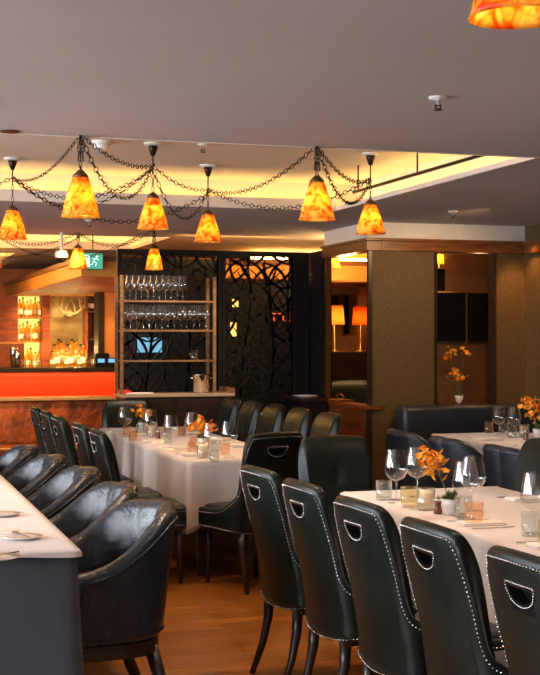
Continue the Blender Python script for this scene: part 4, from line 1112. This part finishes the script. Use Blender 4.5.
# middle table
G = 'wine glasses on the middle table'
for i, (px, py) in enumerate(((125, 437), (150, 441), (171, 449), (211, 461), (229, 458), (192, 445))):
    wglass(*on(px, py), '%s wine glass from the left standing on the middle table' % ORD[(0, 1, 2, 4, 5, 3)[i]], G, 1.08)
G = 'water glasses on the middle table'
for i, (px, py, k) in enumerate(((127, 436, 'amber'), (168, 444, 'tumbler'), (194, 447, 'amber'), (167, 438, 'tumbler'), (182, 436, 'amber'), (216, 451, 'tumbler'), (214, 462, 'tumbler'), (192, 453, 'amber'), (225, 455, 'amber'), (140, 434, 'tumbler'), (133, 441, 'amber'))):
    tumbler(*on(px, py), k, 'small %s tumbler on the middle table, %s' % ({'amber': 'peach', 'tumbler': 'grey'}[k],
        ['by the leftmost wine glass', 'left of the centre wine glass', 'behind the near flowers', 'behind the second wine glass', 'at the far right edge', 'right of the near flowers', 'closest to the near end', 'left of the near candle', 'behind the rightmost glass', 'far back beside the candle', 'in front of the far flowers'][i]), G, .033, .078)
candle(*on(203, 458), 'ivory candle nearest the camera on the middle table'); candle(*on(152, 437), 'ivory candle in the far half of the middle table')
arrangement(*on(203, 448), 'orange flowers in the near half of the middle table', [(-.02, 0, .16, 26, .03), (.05, .0, .14, 14, .025)], 5); arrangement(*on(143, 431), 'orange flowers in the far half of the middle table', [(-.01, 0, .17, 22, .03), (.03, .02, .15, 10, .02)], 6)
mill(*on(158, 440), 'pepper mill beside the far candle on the middle table')
# banquette table
G = 'glasses on the banquette table'
wglass(*on(499, 436), 'left wine glass of the pair on the banquette table', G, 1.08); wglass(*on(514, 438), 'right wine glass of the pair on the banquette table', G, 1.08)
tumbler(*on(489, 433), 'amber', 'peach tumbler left of the wine glasses on the banquette table', G); tumbler(*on(504, 434), 'tumbler', 'grey tumbler behind the wine glasses on the banquette table', G); tumbler(*on(512, 438), 'tumbler', 'grey tumbler in front of the wine glasses on the banquette table', G)
candle(*on(524, 437), 'ivory candle on the banquette table'); mill(*on(526, 440), 'pepper mill before the candle on the banquette table')
arrangement(*on(538, 438), 'white pot with orange sprays at the right edge, on the banquette table', [(-.06, 0, .26, 22, .03), (-.03, 0, .18, 20, .03), (-.09, 0, .30, 8, .02)], 8)
# vase on the niche ledge
t = arrangement(xat(459, CY + .2), CY + .2, LED, 'white vase with tall orange lilies on the dark niche ledge', [(-.10, 0, .46, 10, .025), (-.04, 0, .27, 16, .03), (.06, 0, .48, 6, .025), (-.12, 0, .42, 8, .02), (0, 0, .24, 8, .03)], 11)
# left table
for i, (px, py) in enumerate(((22, 539), (2, 516), (-2, 560))):
    X, Y, z = on(px, py)
    o = obj('side_plate', lathe(B(), [(0, .003), (.05, .003), (.078, .010), (.080, .012), (.05, .007), (0, .007)], 32), M['ceramic'], smooth=True); o.location = (X, Y, Z1)
    tag(o, ['white side plate nearest the corner of the left foreground table', 'white side plate farther back at the left edge', 'white side plate cut by the left edge at the near end of the table'][i], 'plate', 'side plates on the left table')
    cutlery(X + .0, Y + .01, Z1 + .013, .2 + i, 'knife', 'butter knife lying on the %s side plate of the left table' % ['corner', 'farther', 'cut-off'][i], 'butter knives')
    napkin(X - .10, Y + .16, Z1, 1.2, 'folded napkin behind the %s side plate of the left table' % ['corner', 'farther', 'cut-off'][i], 'napkins on the left table')

# ================================================================ NICHE CONTENTS AND MADE-UP REFLECTED ROOM
Yn = CY + 1.1
for i, (a, b) in enumerate(((434, 466), (470, 495))):
    xx0, xx1 = xat(a, Yn), xat(b, Yn)
    o = tag(obj('wall_panel', rbox(B(), xx0, xx1, Yn, Yn + .05, zat(341, xx0, Yn), zat(293, xx0, Yn), .006), M['matte']), '%s black panel hanging in the dark niche' % ('left', 'right')[i], 'panel')
o = tag(obj('niche_shelf', bx(xat(430, Yn), xat(465, Yn), Yn - .05, Yn + .1, zat(292.5, 5.3, Yn), zat(291, 5.3, Yn)), M['brass']), 'thin glowing shelf above the left black panel in the niche', 'shelf')
def shade_lamp(X, Y, zbase, hs, label, rs=.09, hsd=.19, col=(1, .62, .2), pw=5):
    t = thing('table_lamp', label, 'lamp', (X, Y, zbase))
    obj('stand_base', lathe(B(), [(0, 0), (.06, 0), (.06, .012), (.01, .02), (.008, hs), (0, hs)], 16), M['brass'], t, smooth=True)
    m = bpy.data.materials.get('parchment_shade_%d' % int(col[1] * 100))
    if not m:
        m = thin_glass('parchment_shade_%d' % int(col[1] * 100), (0, 0, 0), .0, .98, col)
    obj('lamp_shade', lathe(B(), [(rs, hs - .03), (rs * .82, hs - .03 + hsd), (rs * .82 - .003, hs - .03 + hsd), (rs - .003, hs - .03)], 24, cap=False), m, t, smooth=True)
    obj('bulb', ball(B(), (0, 0, hs + .03), .02, 2), M['bulb'], t)
    point('table_lamp_light', (X, Y, zbase + hs + .06), pw, (1, .7, .35), .02)
Xn = xat(441, Yn - .05); tag(obj('lamp_stand', bx(-.06, .06, -.02, .02, 0, .22), M['matte']), 'dark upright object below the yellow shade in the niche', 'stand').location = (Xn, Yn, zat(291, Xn, Yn))
shade_lamp(Xn, Yn, zat(291, Xn, Yn) + .22, .08, 'small square yellow lampshade high in the dark niche', .055, .10, (1, .8, .2), 2)
Yl = 13.55
o = tag(obj('reflected_cabinet', bx(xat(322, Yl), xat(375, Yl), Yl - .1, Yl + .25, 0, zat(352, xat(345, Yl), Yl)), M['dwood']), 'dark cabinet reflected in the column mirror, carrying two lamps', 'cabinet')
zl = zat(352, xat(345, Yl), Yl)
shade_lamp(xat(336, Yl), Yl + .05, zl, .33, 'lamp with yellow shade on the left, reflected in the column mirror', .115, .21, (1, .62, .2), 5); shade_lamp(xat(362, Yl), Yl + .05, zl, .33, 'lamp with orange shade on the right, reflected in the column mirror', .09, .2, (1, .30, .06), 5)
for i, (a, b, p0, p1) in enumerate(((329, 340, 294, 306), (343, 350, 294, 335))):
    Yw = 15.34; o = thing('framed_picture', '%s framed dark picture on the ochre wall reflected in the column mirror' % ('left', 'right')[i], 'picture', (0, 0, 0))
    xx0, xx1 = xat(a, Yw), xat(b, Yw); z1_, z0_ = zat(p0, xx0, Yw), zat(p1, xx0, Yw)
    obj('frame', bx(xx0, xx1, Yw, Yw + .04, z0_, z1_), M['brass'], o); obj('picture', bx(xx0 + .015, xx1 - .015, Yw - .003, Yw, z0_ + .015, z1_ - .015), M['matte'], o)
Yw = 14.4; struct('ceiling_beam', bx(CX + .1, 7, Yw, Yw + .2, zat(271, 5, Yw), zat(266.5, 5, Yw)), M['palewall'])
struct('trim_14', bx(CX + .1, 7, 15.2, 15.25, zat(263, 5.4, 15.2), zat(258, 5.4, 15.2)), M['led'])
o = lamp('small orange pendant reflected in the column mirror', xat(334, 13.2), 13.2, zat(268, xat(334, 13.2), 13.2), ZC, 2.55, r=.075, h=.12, power=2)
o = tag(obj('curtain', bx(xat(358, 14.3), xat(370, 14.3), 14.3, 14.34, 0, zat(271, 5, 14.3)), mat('tan_curtain', (.40, .17, .07), .7, var=.3, vscale=20)), 'tan curtain strip at the right reflected in the column mirror', 'curtain')
xx = xat(347, 12.9); c = dup(proto, (xx + .1, 13.0, .16), PI * .9, 'dark leather chair back reflected in the column mirror behind the tray', 'x', 1.12); del c['group']
c.location.z = 0
# armchair piece behind, added point light for the reflected room already set
